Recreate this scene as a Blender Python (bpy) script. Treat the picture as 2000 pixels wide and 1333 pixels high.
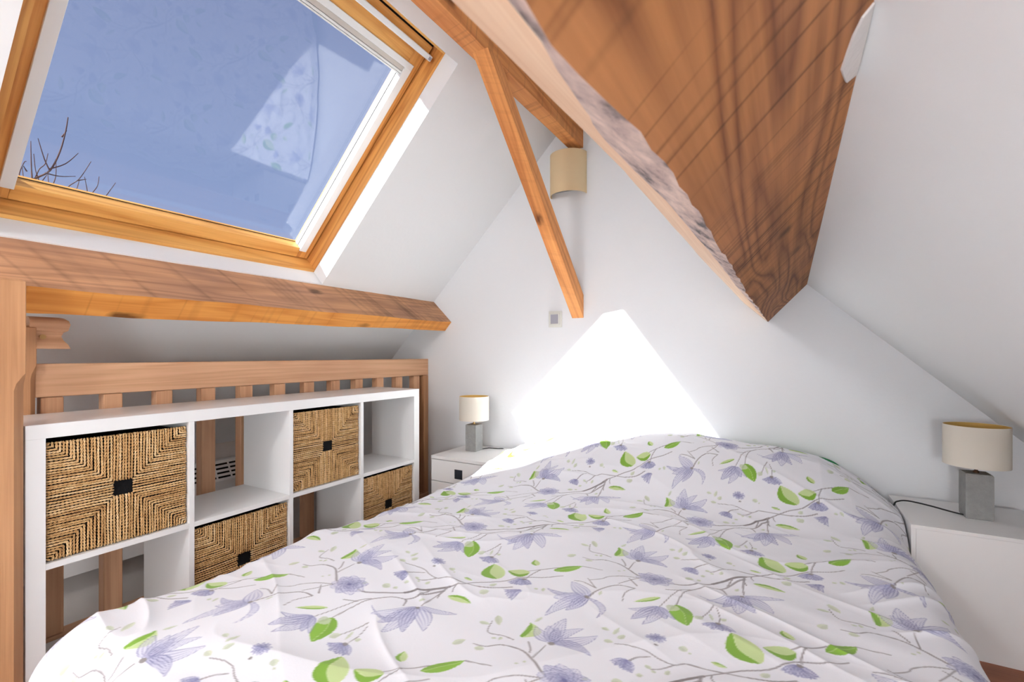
import bpy, bmesh, math, random
import numpy as np
from mathutils import Vector, Matrix

# ------------------------------------------------------------------ scene, camera, light
S = bpy.context.scene
for o in list(bpy.data.objects):
    bpy.data.objects.remove(o, do_unlink=True)
COL = S.collection
random.seed(7)
RNG = np.random.default_rng(11)

CAM_H, YAW, GABLE = 0.915, 0.52034, 2.33
cd = bpy.data.cameras.new('camera')
cam = bpy.data.objects.new('camera', cd)
COL.objects.link(cam)
cam.location = (0, 0, CAM_H)
cam.rotation_euler = (math.pi / 2, 0, YAW)
cd.sensor_width = 36.0
cd.lens = 16.56
cd.shift_y = 0.013
cd.clip_start = 0.01
cd.dof.use_dof = True
cd.dof.focus_distance = 1.9
cd.dof.aperture_fstop = 9.0
S.camera = cam

SUN_DIR = Vector((0.428, 0.684, -0.591)).normalized()
sd = bpy.data.lights.new('sun', 'SUN')
sd.energy = 17.5
sd.angle = math.radians(0.53)
sd.color = (1.0, 0.985, 0.965)
sun = bpy.data.objects.new('sun', sd)
COL.objects.link(sun)
sun.location = (-6, -8, 9)
sun.rotation_euler = SUN_DIR.to_track_quat('-Z', 'Y').to_euler()

W = bpy.data.worlds.new('sky')
S.world = W
W.use_nodes = True
nt = W.node_tree
nt.nodes.clear()
wo = nt.nodes.new('ShaderNodeOutputWorld')
wb = nt.nodes.new('ShaderNodeBackground')
wt = nt.nodes.new('ShaderNodeTexCoord')
wx = nt.nodes.new('ShaderNodeSeparateXYZ')
wr = nt.nodes.new('ShaderNodeValToRGB')
wr.color_ramp.elements[0].position = 0.22
wr.color_ramp.elements[0].color = (0.315, 0.415, 0.70, 1)
wr.color_ramp.elements[1].position = 0.65
wr.color_ramp.elements[1].color = (0.23, 0.285, 0.50, 1)
nt.links.new(wt.outputs['Generated'], wx.inputs[0])
nt.links.new(wx.outputs['Z'], wr.inputs[0])
nt.links.new(wr.outputs[0], wb.inputs['Color'])
wb.inputs['Strength'].default_value = 1.0
nt.links.new(wb.outputs[0], wo.inputs['Surface'])

vs = S.view_settings
vs.view_transform = 'Standard'
vs.look = 'None'
vs.gamma = 1.0
vs.use_curve_mapping = False
vs.exposure = 0.0
S.cycles.max_bounces = 8
S.cycles.diffuse_bounces = 4
S.cycles.glossy_bounces = 3
S.cycles.transparent_max_bounces = 8
S.cycles.use_adaptive_sampling = True
S.cycles.adaptive_threshold = 0.05

# ------------------------------------------------------------------ helpers
def lin(c):
    return tuple((v / 12.92 if v <= 0.04045 else ((v + 0.055) / 1.055) ** 2.4) for v in [k / 255 for k in c])

def newmat(name):
    m = bpy.data.materials.new(name)
    m.use_nodes = True
    n = m.node_tree.nodes
    return m, m.node_tree, n['Principled BSDF']

def plain(name, rgb, rough=0.5, bump=0.0, bscale=80.0, spec=0.5, metal=0.0, var=0.0, vscale=6.0):
    m, t, b = newmat(name)
    c = lin(rgb)
    b.inputs['Base Color'].default_value = (*c, 1)
    b.inputs['Roughness'].default_value = rough
    b.inputs['Specular IOR Level'].default_value = spec
    b.inputs['Metallic'].default_value = metal
    tc = t.nodes.new('ShaderNodeTexCoord')
    if bump:
        nz = t.nodes.new('ShaderNodeTexNoise')
        nz.inputs['Scale'].default_value = bscale
        nz.inputs['Detail'].default_value = 2
        bp = t.nodes.new('ShaderNodeBump')
        bp.inputs['Strength'].default_value = bump
        bp.inputs['Distance'].default_value = 0.004
        t.links.new(tc.outputs['Object'], nz.inputs['Vector'])
        t.links.new(nz.outputs['Fac'], bp.inputs['Height'])
        t.links.new(bp.outputs[0], b.inputs['Normal'])
    if var:
        nz = t.nodes.new('ShaderNodeTexNoise')
        nz.inputs['Scale'].default_value = vscale
        nz.inputs['Detail'].default_value = 6
        mx = t.nodes.new('ShaderNodeMix')
        mx.data_type = 'RGBA'
        mx.inputs['A'].default_value = (*[k * (1 - var) for k in c], 1)
        mx.inputs['B'].default_value = (*[min(1, k * (1 + var)) for k in c], 1)
        t.links.new(tc.outputs['Object'], nz.inputs['Vector'])
        t.links.new(nz.outputs['Fac'], mx.inputs['Factor'])
        t.links.new(mx.outputs['Result'], b.inputs['Base Color'])
    return m

def wood(name, dark, light, axis='Y', ring=9.0, across=7.0, along=0.55, rough=0.6, saw=0.0, knots=0.0, grime=0.0,
         grimecol=(110, 85, 75), slant=0.35, sawf=14.0, contrast=1.0, bump=0.25, sawk=26.0):
    m, t, b = newmat(name)
    N, L = t.nodes.new, t.links.new
    def math_(op, a, bb=None, clamp=False):
        n = N('ShaderNodeMath'); n.operation = op; n.use_clamp = clamp
        for i, v in enumerate((a, bb)):
            if v is None: continue
            if isinstance(v, (int, float)): n.inputs[i].default_value = v
            else: L(v, n.inputs[i])
        return n.outputs[0]
    def mix(f, a, c, blend='MIX'):
        n = N('ShaderNodeMix'); n.data_type = 'RGBA'; n.blend_type = blend
        for k, v in (('Factor', f), ('A', a), ('B', c)):
            if isinstance(v, (int, float)): n.inputs[k].default_value = v
            elif isinstance(v, tuple): n.inputs[k].default_value = (*v, 1)
            else: L(v, n.inputs[k])
        return n.outputs['Result']
    tc = N('ShaderNodeTexCoord'); oi = N('ShaderNodeObjectInfo')
    ad = N('ShaderNodeVectorMath'); ad.operation = 'ADD'
    rs = N('ShaderNodeVectorMath'); rs.operation = 'SCALE'
    cv = N('ShaderNodeCombineXYZ')
    for i in range(3): cv.inputs[i].default_value = (3.1, 7.7, 5.3)[i]
    L(cv.outputs[0], rs.inputs[0]); L(oi.outputs['Random'], rs.inputs['Scale'])
    L(tc.outputs['Object'], ad.inputs[0]); L(rs.outputs[0], ad.inputs[1])
    ai = 'XYZ'.index(axis)
    def noise(al, ac, detail=4, dist=0.0):
        mp = N('ShaderNodeMapping')
        sc = [ac, ac, ac]; sc[ai] = al
        mp.inputs['Scale'].default_value = sc
        L(ad.outputs[0], mp.inputs['Vector'])
        nz = N('ShaderNodeTexNoise')
        nz.inputs['Scale'].default_value = 1.0
        nz.inputs['Detail'].default_value = detail
        nz.inputs['Distortion'].default_value = dist
        L(mp.outputs[0], nz.inputs['Vector'])
        return nz.outputs['Fac']
    n1 = noise(along, across, 1.5, 0.3)
    rings = math_('PINGPONG', math_('MULTIPLY', n1, ring * 2), 1.0)
    rings = math_('POWER', rings, 1.6)
    fib = noise(4.0, 160.0, 3)
    blot = noise(1.5, 4.0, 3)
    f = math_('ADD', math_('MULTIPLY', rings, 0.55 * contrast), math_('MULTIPLY', math_('SUBTRACT', fib, 0.35), 0.7))
    f = math_('ADD', f, math_('MULTIPLY', math_('SUBTRACT', blot, 0.5), 0.8), True)
    colr = mix(f, lin(light), lin(dark))
    if grime:
        g = noise(2.0, 6.0, 6)
        g = math_('MULTIPLY', math_('SUBTRACT', g, 0.42, True), 3.2 * grime, True)
        colr = mix(g, colr, lin(grimecol))
    if saw:
        sx = N('ShaderNodeSeparateXYZ'); L(ad.outputs[0], sx.inputs[0])
        al = sx.outputs[ai]
        ot = [sx.outputs[i] for i in range(3) if i != ai]
        q = math_('ADD', al, math_('MULTIPLY', math_('ADD', ot[0], math_('MULTIPLY', ot[1], -1.0)), slant))
        n = N('ShaderNodeTexNoise'); n.noise_dimensions = '1D'
        n.inputs['Scale'].default_value = sawf; n.inputs['Detail'].default_value = 2
        L(q, n.inputs['W'])
        line = math_('ABSOLUTE', math_('SUBTRACT', n.outputs['Fac'], 0.5))
        line = math_('SUBTRACT', 1.0, math_('MULTIPLY', line, sawk), True)
        brk = math_('MULTIPLY', math_('SUBTRACT', noise(5.0, 7.0, 3), 0.3, True), 2.2, True)
        line = math_('MULTIPLY', math_('MULTIPLY', line, brk), saw)
        colr = mix(line, colr, tuple(k * 0.35 for k in lin(dark)))
    if knots:
        mp = N('ShaderNodeMapping'); sc = [7.0, 7.0, 7.0]; sc[ai] = 3.2
        mp.inputs['Scale'].default_value = sc
        L(ad.outputs[0], mp.inputs['Vector'])
        v = N('ShaderNodeTexVoronoi'); v.inputs['Scale'].default_value = 1.0
        dn = N('ShaderNodeTexNoise'); dn.inputs['Scale'].default_value = 3.5; dn.inputs['Detail'].default_value = 3
        L(mp.outputs[0], dn.inputs['Vector'])
        dm = N('ShaderNodeVectorMath'); dm.operation = 'MULTIPLY_ADD'
        dm.inputs[1].default_value = (0.22, 0.22, 0.22)
        L(dn.outputs['Color'], dm.inputs[0]); L(mp.outputs[0], dm.inputs[2]); L(dm.outputs[0], v.inputs['Vector'])
        kd = math_('ADD', v.outputs['Distance'], math_('MULTIPLY', math_('SUBTRACT', fib, 0.5), 0.12))
        k1 = math_('SUBTRACT', 1.0, math_('MULTIPLY', math_('SUBTRACT', kd, 0.05), 9.0), True)
        sel = math_('GREATER_THAN', v.outputs['Color'], 0.5)
        k1 = math_('MULTIPLY', math_('MULTIPLY', k1, sel), knots, True)
        colr = mix(k1, colr, tuple(k * 0.22 for k in lin(dark)))
    L(colr, b.inputs['Base Color'])
    b.inputs['Roughness'].default_value = rough
    b.inputs['Specular IOR Level'].default_value = 0.35
    bp = N('ShaderNodeBump'); bp.inputs['Strength'].default_value = bump; bp.inputs['Distance'].default_value = 0.002
    L(math_('ADD', fib, math_('MULTIPLY', rings, 0.4)), bp.inputs['Height'])
    L(bp.outputs[0], b.inputs['Normal'])
    return m

def world_off(p):
    v = Vector((0, 0, 0))
    while p is not None:
        v += p.location
        p = p.parent
    return v

def link(name, me, mat=None, parent=None, kind=None):
    o = bpy.data.objects.new(name, me)
    COL.objects.link(o)
    if parent is not None: o.parent = parent
    if mat is not None:
        for k in (mat if isinstance(mat, (list, tuple)) else [mat]):
            me.materials.append(k)
    if kind: o['kind'] = kind
    return o

def mesh(name, verts, faces, mat=None, parent=None, smooth=False, bevel=0.0, seg=2, mats=None, kind=None, auto=None):
    off = world_off(parent)
    me = bpy.data.meshes.new(name)
    me.from_pydata([(v[0] - off.x, v[1] - off.y, v[2] - off.z) for v in verts], [], faces)
    bm = bmesh.new(); bm.from_mesh(me)
    if mats is not None:
        bm.faces.ensure_lookup_table()
        for f, i in zip(bm.faces, mats): f.material_index = i
    bmesh.ops.recalc_face_normals(bm, faces=bm.faces)
    if bevel:
        bmesh.ops.bevel(bm, geom=[e for e in bm.edges], offset=bevel, segments=seg, affect='EDGES', profile=0.5)
    if smooth:
        for f in bm.faces: f.smooth = True
    if auto:
        for f in bm.faces: f.smooth = True
        for e in bm.edges:
            if len(e.link_faces) == 2 and e.calc_face_angle(0) > math.radians(auto): e.smooth = False
    bm.to_mesh(me); bm.free()
    return link(name, me, mat, parent, kind)

BOXF = [(0, 1, 3, 2), (4, 6, 7, 5), (0, 4, 5, 1), (2, 3, 7, 6), (0, 2, 6, 4), (1, 5, 7, 3)]
def box(name, x0, x1, y0, y1, z0, z1, mat, parent=None, bevel=0.0, seg=2, kind=None):
    v = [(x, y, z) for x in (x0, x1) for y in (y0, y1) for z in (z0, z1)]
    return mesh(name, v, BOXF, mat, parent, bevel=bevel, seg=seg, kind=kind)

def prism(name, pts, y0, y1, mat, parent=None, bevel=0.0, mats=None, axis='Y', kind=None):
    n = len(pts)
    if axis == 'Y': f = lambda p, y: (p[0], y, p[1])
    elif axis == 'X': f = lambda p, y: (y, p[0], p[1])
    else: f = lambda p, y: (p[0], p[1], y)
    v = [f(p, y0) for p in pts] + [f(p, y1) for p in pts]
    fs = [(i, (i + 1) % n, n + (i + 1) % n, n + i) for i in range(n)] + [tuple(range(n))[::-1], tuple(range(n, 2 * n))]
    return mesh(name, v, fs, mat, parent, bevel=bevel, mats=mats, kind=kind)

def tube_geo(pts, radii, sides=8, V=None, F=None, cap=True):
    V = [] if V is None else V; F = [] if F is None else F
    base = len(V); n = len(pts)
    if isinstance(radii, (int, float)): radii = [radii] * n
    up = None
    for i in range(n):
        p = Vector(pts[i])
        d = (Vector(pts[min(i + 1, n - 1)]) - Vector(pts[max(i - 1, 0)])).normalized()
        if up is None:
            up = Vector((0, 0, 1)) if abs(d.z) < 0.9 else Vector((1, 0, 0))
        a = d.cross(up).normalized(); up = a.cross(d).normalized()
        for k in range(sides):
            t = 2 * math.pi * k / sides
            q = p + (a * math.cos(t) + up * math.sin(t)) * radii[i]
            V.append((q.x, q.y, q.z))
    for i in range(n - 1):
        for k in range(sides):
            a0 = base + i * sides + k; a1 = base + i * sides + (k + 1) % sides
            F.append((a0, a1, a1 + sides, a0 + sides))
    if cap:
        F.append(tuple(base + k for k in range(sides))[::-1])
        F.append(tuple(base + (n - 1) * sides + k for k in range(sides)))
    return V, F

def tube(name, pts, radii, mat, parent=None, sides=8, kind=None):
    V, F = tube_geo(pts, radii, sides)
    return mesh(name, V, F, mat, parent, auto=50, kind=kind)

def lathe(name, prof, cx, cy, mat, parent=None, seg=40, a0=0.0, a1=2 * math.pi, closed=False, auto=40):
    full = abs(a1 - a0 - 2 * math.pi) < 1e-6
    n = seg if full else seg + 1
    V, F = [], []
    m = len(prof)
    for i in range(n):
        t = a0 + (a1 - a0) * i / seg
        for r, z in prof: V.append((cx + r * math.cos(t), cy + r * math.sin(t), z))
    for i in range(seg):
        j = (i + 1) % n
        for k in range(m if closed else m - 1):
            k2 = (k + 1) % m
            F.append((i * m + k, j * m + k, j * m + k2, i * m + k2))
    if closed and not full:
        F.append(tuple(range(m))); F.append(tuple(range((n - 1) * m, n * m))[::-1])
    return mesh(name, V, F, mat, parent, auto=auto)

def orient(o, R):
    # give a mesh a local frame R so that its wood grain follows its length
    o.data.transform(R.to_4x4().inverted())
    o.rotation_euler = R.to_euler()
    return o

def thing(name, loc, label=None, cat=None, group=None, kind=None):
    o = bpy.data.objects.new(name, None)
    o.empty_display_size = 0.05
    COL.objects.link(o); o.location = loc
    if label: o['label'] = label
    if cat: o['category'] = cat
    if group: o['group'] = group
    if kind: o['kind'] = kind
    return o

def tag(o, label, cat, group=None):
    o['label'] = label; o['category'] = cat
    if group: o['group'] = group
    return o

# ------------------------------------------------------------------ materials
M_WALL = plain('white_wall_paint', (238, 240, 242), 0.85, 0.12, 60, 0.2)
M_CEIL = plain('white_ceiling_paint', (240, 241, 241), 0.85, 0.12, 45, 0.2)
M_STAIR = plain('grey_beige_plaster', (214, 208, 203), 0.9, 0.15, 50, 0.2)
M_WHITE = plain('white_melamine', (242, 242, 242), 0.30, 0.0, spec=0.4)
M_LACQ = plain('white_lacquer', (240, 239, 238), 0.38, 0.02, 200, spec=0.4)
M_ALU = plain('white_powder_coat', (236, 238, 238), 0.4)
M_BLACK = plain('black_fabric', (16, 16, 18), 0.9, 0.2, 300, 0.2)
M_HANDLE = plain('dark_handle', (28, 32, 42), 0.5)
M_CORD = plain('black_cord', (14, 14, 15), 0.5)
M_BRASS = plain('brass', (196, 164, 110), 0.3, metal=0.9)
M_DKBRASS = plain('dark_bronze', (92, 66, 48), 0.4, metal=0.8)
M_CONC = plain('grey_concrete', (150, 150, 148), 0.9, 0.6, 120, 0.2, var=0.22, vscale=45)
M_GROOVE = plain('dark_gap', (26, 20, 16), 0.9, spec=0.1)
M_PLAST = plain('ivory_plastic', (222, 222, 214), 0.4)
M_SCREEN = plain('grey_display', (168, 168, 178), 0.25)
M_GREEN = plain('green_cotton', (44, 140, 84), 0.9, 0.2, 200, 0.2)
M_COTTON = plain('white_cotton', (236, 235, 236), 0.9, 0.2, 120, 0.2)
M_STEEL = plain('grey_steel', (150, 152, 155), 0.35, metal=0.7)
M_BARK = plain('grey_bark', (92, 70, 66), 0.9, 0.3, 90, 0.2, var=0.3, vscale=30)
M_PLASTER = plain('plaster_smear', (214, 208, 204), 0.95, 0.5, 90, 0.1)

M_PINE = wood('golden_pine', (196, 124, 52), (246, 190, 110), 'Y', 6, 9, 0.7, 0.42)
M_PINEV = wood('golden_pine_upright', (180, 108, 52), (238, 176, 100), 'X', 7, 12, 0.8, 0.42)
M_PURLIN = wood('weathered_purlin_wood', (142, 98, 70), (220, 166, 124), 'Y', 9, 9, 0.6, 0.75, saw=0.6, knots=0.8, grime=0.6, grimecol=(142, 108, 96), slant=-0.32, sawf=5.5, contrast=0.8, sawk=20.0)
M_ORANGE = wood('orange_purlin_wood', (198, 112, 40), (242, 168, 84), 'Y', 9, 10, 0.7, 0.6, saw=0.35, knots=0.9, slant=0.5, sawf=7, contrast=0.8)
M_RIDGE = wood('orange_ridge_wood', (184, 104, 50), (236, 164, 98), 'Y', 9, 9, 0.6, 0.6, saw=0.4, knots=0.8, slant=0.15, sawf=8)
M_BRACE = wood('orange_brace_wood', (172, 94, 46), (236, 164, 98), 'Z', 6, 12, 0.8, 0.6, saw=0.15, knots=0.9, contrast=0.7)
M_BEAM = wood('brown_beam_wood', (106, 60, 30), (180, 120, 70), 'Y', 13, 8, 0.7, 0.7, saw=0.9, knots=0.7, grime=0.22, grimecol=(178, 126, 106), slant=1.2, sawf=15, contrast=1.25)
M_BEAM_LIT = wood('beam_wood_lit_face', (206, 150, 108), (246, 214, 182), 'Y', 4, 8, 0.6, 0.7, contrast=0.5)  # lighter copy of the beam wood: bounced glow painted into the left face
def wane_mat():
    m, t, b = newmat('grey_pink_wane')
    N, L = t.nodes.new, t.links.new
    tc = N('ShaderNodeTexCoord'); mp = N('ShaderNodeMapping'); mp.inputs['Scale'].default_value = (30, 13, 30)
    nz = N('ShaderNodeTexNoise'); nz.inputs['Scale'].default_value = 1.0; nz.inputs['Detail'].default_value = 6; nz.inputs['Roughness'].default_value = 0.65
    L(tc.outputs['Object'], mp.inputs[0]); L(mp.outputs[0], nz.inputs['Vector'])
    r = N('ShaderNodeValToRGB'); e = r.color_ramp.elements
    e[0].position = 0.36; e[0].color = (*lin((96, 88, 88)), 1)
    e[1].position = 0.62; e[1].color = (*lin((226, 200, 186)), 1)
    k = e.new(0.47); k.color = (*lin((186, 162, 154)), 1)
    L(nz.outputs['Fac'], r.inputs[0]); L(r.outputs[0], b.inputs['Base Color'])
    bp = N('ShaderNodeBump'); bp.inputs['Strength'].default_value = 0.8; bp.inputs['Distance'].default_value = 0.006
    L(nz.outputs['Fac'], bp.inputs['Height']); L(bp.outputs[0], b.inputs['Normal'])
    b.inputs['Roughness'].default_value = 0.9
    return m
M_WANE = wane_mat()
M_RAIL = wood('pinkish_rail_wood', (180, 126, 90), (226, 180, 142), 'Y', 7, 16, 0.7, 0.55, contrast=0.6)
M_BAL = wood('pinkish_baluster_wood', (172, 120, 86), (218, 170, 132), 'Z', 6, 14, 0.8, 0.55, contrast=0.6)
M_POST = wood('brown_newel_wood', (150, 102, 68), (200, 150, 108), 'Z', 6, 12, 0.7, 0.5, contrast=0.55)
M_FLOOR = wood('brown_floor_wood', (118, 66, 42), (166, 102, 68), 'X', 6, 9, 0.7, 0.4, contrast=0.7)

def shade_mat(name, rgb, trans):
    m, t, b = newmat(name)
    b.inputs['Base Color'].default_value = (*lin(rgb), 1)
    b.inputs['Roughness'].default_value = 0.9
    b.inputs['Specular IOR Level'].default_value = 0.1
    tc = t.nodes.new('ShaderNodeTexCoord'); nz = t.nodes.new('ShaderNodeTexNoise')
    mp = t.nodes.new('ShaderNodeMapping'); mp.inputs['Scale'].default_value = (300, 300, 900)
    bp = t.nodes.new('ShaderNodeBump'); bp.inputs['Strength'].default_value = 0.2; bp.inputs['Distance'].default_value = 0.001
    t.links.new(tc.outputs['Object'], mp.inputs[0]); t.links.new(mp.outputs[0], nz.inputs['Vector'])
    t.links.new(nz.outputs['Fac'], bp.inputs['Height']); t.links.new(bp.outputs[0], b.inputs['Normal'])
    tr = t.nodes.new('ShaderNodeBsdfTranslucent'); tr.inputs['Color'].default_value = (*lin(rgb), 1)
    mx = t.nodes.new('ShaderNodeMixShader'); mx.inputs[0].default_value = trans
    t.links.new(b.outputs[0], mx.inputs[1]); t.links.new(tr.outputs[0], mx.inputs[2])
    t.links.new(mx.outputs[0], t.nodes['Material Output'].inputs['Surface'])
    return m
M_SHADE = shade_mat('cream_lamp_fabric', (252, 246, 234), 0.3)
M_SHADEIN = plain('yellow_shade_lining', (226, 186, 104), 0.8)
M_SCONCE = shade_mat('beige_sconce_fabric', (250, 226, 184), 0.2)

def glass_mat():
    m, t, b = newmat('window_glass')
    t.nodes.remove(b)
    N, L = t.nodes.new, t.links.new
    lw = N('ShaderNodeLayerWeight'); lw.inputs['Blend'].default_value = 0.5
    p = N('ShaderNodeMath'); p.operation = 'POWER'; p.inputs[1].default_value = 5.0
    a = N('ShaderNodeMath'); a.operation = 'MULTIPLY_ADD'; a.inputs[1].default_value = 0.96; a.inputs[2].default_value = 0.036
    L(lw.outputs['Facing'], p.inputs[0]); L(p.outputs[0], a.inputs[0])
    tr = N('ShaderNodeBsdfTransparent'); tr.inputs['Color'].default_value = (0.97, 0.975, 0.975, 1)
    gl = N('ShaderNodeBsdfGlossy'); gl.inputs['Roughness'].default_value = 0.0
    mx = N('ShaderNodeMixShader')
    L(a.outputs[0], mx.inputs[0]); L(tr.outputs[0], mx.inputs[1]); L(gl.outputs[0], mx.inputs[2])
    L(mx.outputs[0], t.nodes['Material Output'].inputs['Surface'])
    return m
M_GLASS = glass_mat()

def rope_mat():
    m, t, b = newmat('seagrass_rope')
    N, L = t.nodes.new, t.links.new
    tc = N('ShaderNodeTexCoord')
    nz = N('ShaderNodeTexNoise'); nz.inputs['Scale'].default_value = 55; nz.inputs['Detail'].default_value = 4
    n2 = N('ShaderNodeTexNoise'); n2.inputs['Scale'].default_value = 420; n2.inputs['Detail'].default_value = 2
    L(tc.outputs['Object'], nz.inputs['Vector']); L(tc.outputs['Object'], n2.inputs['Vector'])
    r = N('ShaderNodeValToRGB')
    e = r.color_ramp.elements
    e[0].position = 0.25; e[0].color = (*lin((170, 122, 72)), 1)
    e[1].position = 0.75; e[1].color = (*lin((252, 222, 176)), 1)
    k = e.new(0.5); k.color = (*lin((224, 180, 122)), 1)
    ad = N('ShaderNodeMath'); ad.operation = 'MULTIPLY_ADD'; ad.inputs[1].default_value = 0.5
    sb = N('ShaderNodeMath'); sb.operation = 'MULTIPLY'; sb.inputs[1].default_value = 0.5
    L(nz.outputs['Fac'], sb.inputs[0]); L(n2.outputs['Fac'], ad.inputs[0]); L(sb.outputs[0], ad.inputs[2])
    at = N('ShaderNodeAttribute'); at.attribute_name = 'tone'
    a2 = N('ShaderNodeMath'); a2.operation = 'ADD'
    L(ad.outputs[0], a2.inputs[0]); L(at.outputs['Fac'], a2.inputs[1])
    L(a2.outputs[0], r.inputs[0]); L(r.outputs[0], b.inputs['Base Color'])
    bp = N('ShaderNodeBump'); bp.inputs['Strength'].default_value = 0.6; bp.inputs['Distance'].default_value = 0.002
    L(n2.outputs['Fac'], bp.inputs['Height']); L(bp.outputs[0], b.inputs['Normal'])
    b.inputs['Roughness'].default_value = 0.75
    return m
M_ROPE = rope_mat()
M_WEAVE = plain('dark_woven_side', (120, 86, 54), 0.9, 0.8, 140, 0.2, var=0.3, vscale=120)

# ------------------------------------------------------------------ roof geometry
RX, RZ = -0.962, 2.195                       # ridge line
aL = math.atan(1.01); aR = math.atan(0.936)
tL = Vector((math.cos(aL), 0, math.sin(aL))); nL = Vector((math.sin(aL), 0, -math.cos(aL)))   # up the left slope / into the room
tR = Vector((math.cos(aR), 0, -math.sin(aR))); nR = Vector((-math.sin(aR), 0, -math.cos(aR)))  # down the right slope / into the room
RIDGE = Vector((RX, 0, RZ))
YB = -2.3                                    # back wall of the room
XL, XR = -2.72, 1.08                         # knee walls
LOW = -2.4                                   # floor of the stairwell
ZL = RZ - (RX - XL) * 1.01
ZR = RZ - (XR - RX) * 0.936
def SLP(y, q, o):
    p = RIDGE - tL * q - nL * o
    return (p.x, y, p.z)
def slbox(name, y0, y1, q0, q1, o0, o1, mat, parent=None, bevel=0.0, kind=None, up=0):
    v = [SLP(y, q, o) for y in (y0, y1) for q in (q0, q1) for o in (o0, o1)]
    ob = mesh(name, v, BOXF, mat, parent, bevel=bevel, kind=kind)
    return orient(ob, Matrix.Rotation(-aL, 3, 'Y')) if up else ob

# ------------------------------------------------------------------ room shell
def multi(name, boxes, mat, kind='structure', parent=None):
    V, F = [], []
    for vs_ in boxes:
        b0 = len(V); V += vs_
        F += [tuple(b0 + i for i in f) for f in BOXF]
    return mesh(name, V, F, mat, parent, kind=kind)
def bx(x0, x1, y0, y1, z0, z1):
    return [(x, y, z) for x in (x0, x1) for y in (y0, y1) for z in (z0, z1)]
def sb(y0, y1, q0, q1, o0, o1):
    return [SLP(y, q, o) for y in (y0, y1) for q in (q0, q1) for o in (o0, o1)]

QM = (RX - XL) / math.cos(aL) + 0.12
OY0, OY1, OQ0, OQ1, ROOF = 0.366, 1.497, 0.198, 1.331, 0.09
multi('ceiling_left', [sb(YB, OY0, -0.12, QM, 0, ROOF), sb(OY1, GABLE, -0.12, QM, 0, ROOF),
                       sb(OY0, OY1, -0.12, OQ0, 0, ROOF), sb(OY0, OY1, OQ1, QM, 0, ROOF)], M_CEIL)
def SRP(y, w, o):
    p = RIDGE + tR * w - nR * o
    return (p.x, y, p.z)
WM = (XR - RX) / math.cos(aR) + 0.12
multi('ceiling_right', [[SRP(y, w, o) for y in (YB, GABLE) for w in (-0.12, WM) for o in (0, 0.1)]], M_CEIL)
def gable_outline(e):
    return [(XL - 0.12, LOW - 0.1), (XR + 0.12, LOW - 0.1), (XR + 0.12, RZ - (XR + 0.12 - RX) * 0.936 + e), (RX, RZ + e), (XL - 0.12, RZ - (RX - XL + 0.12) * 1.01 + e)]
prism('wall_gable', gable_outline(0.06), GABLE, GABLE + 0.14, M_WALL, kind='structure')
prism('wall_back', gable_outline(0.06), YB - 0.14, YB, M_WALL, kind='structure')
box('wall_left', XL - 0.12, XL, YB, GABLE, LOW - 0.1, ZL + 0.06, M_STAIR, kind='structure')
box('wall_right', XR, XR + 0.12, YB, GABLE, -0.2, ZR + 0.06, M_WALL, kind='structure')
FX0 = -2.03
box('wall_stairwell', FX0 + 0.03, FX0 + 0.15, YB, GABLE, LOW, -0.2, M_STAIR, kind='structure')
box('floor_stairwell', XL, FX0 + 0.15, YB, GABLE, LOW - 0.1, LOW, M_FLOOR, kind='structure')
fl = thing('floor', (0, 0, 0), kind='structure')
box('subfloor', FX0, XR, YB, GABLE, -0.2, -0.022, M_FLOOR, fl)
me0 = None
npl = 34; pw = (GABLE - YB) / npl
for i in range(npl):
    y = YB + i * pw
    if me0 is None:
        p = box('plank', FX0, XR, -pw / 2 + 0.0008, pw / 2 - 0.0008, -0.022, 0, M_FLOOR, fl, bevel=0.0008, seg=1)
        me0 = p.data
    else:
        p = link('plank', me0, None, fl)
    p.location = (0, y + pw / 2, 0)

# ------------------------------------------------------------------ roof window
win = thing('window_1', SLP(0.95, 0.76, 0.1), kind='structure')
win['label'] = 'large pine-framed roof window in the left slope showing blue sky'
FY0, FY1, FQ0, FQ1 = 0.404, 1.495, 0.205, 1.317
slbox('frame_side', FY0 - 0.07, FY0, FQ0 - 0.06, FQ1 + 0.06, 0.088, 0.235, M_PINEV, win, up=1)
slbox('frame_side', FY1, FY1 + 0.07, FQ0 - 0.06, FQ1 + 0.06, 0.088, 0.235, M_PINEV, win, up=1)
slbox('frame_top', FY0, FY1, FQ0 - 0.06, FQ0, 0.088, 0.235, M_PINE, win)
slbox('frame_bottom', FY0, FY1, FQ1, FQ1 + 0.06, 0.088, 0.235, M_PINE, win)
slbox('gap_strip', FY0 + 0.01, FY1 - 0.01, FQ0, FQ0 + 0.008, 0.15, 0.158, M_GROOVE, win)
# sash
SY0, SY1, SQ0, SQ1 = 0.410, 1.490, 0.214, 1.312
IY0, IY1, IQ0, IQ1 = 0.476, 1.426, 0.352, 1.260
SO, SE = 0.165, 0.228
slbox('sash_side', SY0, IY0 - 0.006, SQ0, SQ1, SO, SE, M_PINEV, win, 0.002, up=1)
slbox('sash_side', IY1 + 0.006, SY1, SQ0, SQ1, SO, SE, M_PINEV, win, 0.002, up=1)
slbox('sash_bottom', IY0 - 0.006, IY1 + 0.006, IQ1, SQ1, SO, SE, M_PINE, win, 0.002)
slbox('sash_top', IY0 - 0.006, IY1 + 0.006, SQ0, IQ0 + 0.004, SO, SE, M_PINE, win, 0.002)
slbox('gasket', IY0 - 0.004, IY1 + 0.004, IQ1 - 0.0015, IQ1 + 0.003, 0.2105, 0.2135, M_GROOVE, win)
slbox('glass_pane', IY0 - 0.01, IY1 + 0.01, IQ0 - 0.01, IQ1 + 0.006, 0.213, 0.218, M_GLASS, win)
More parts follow.
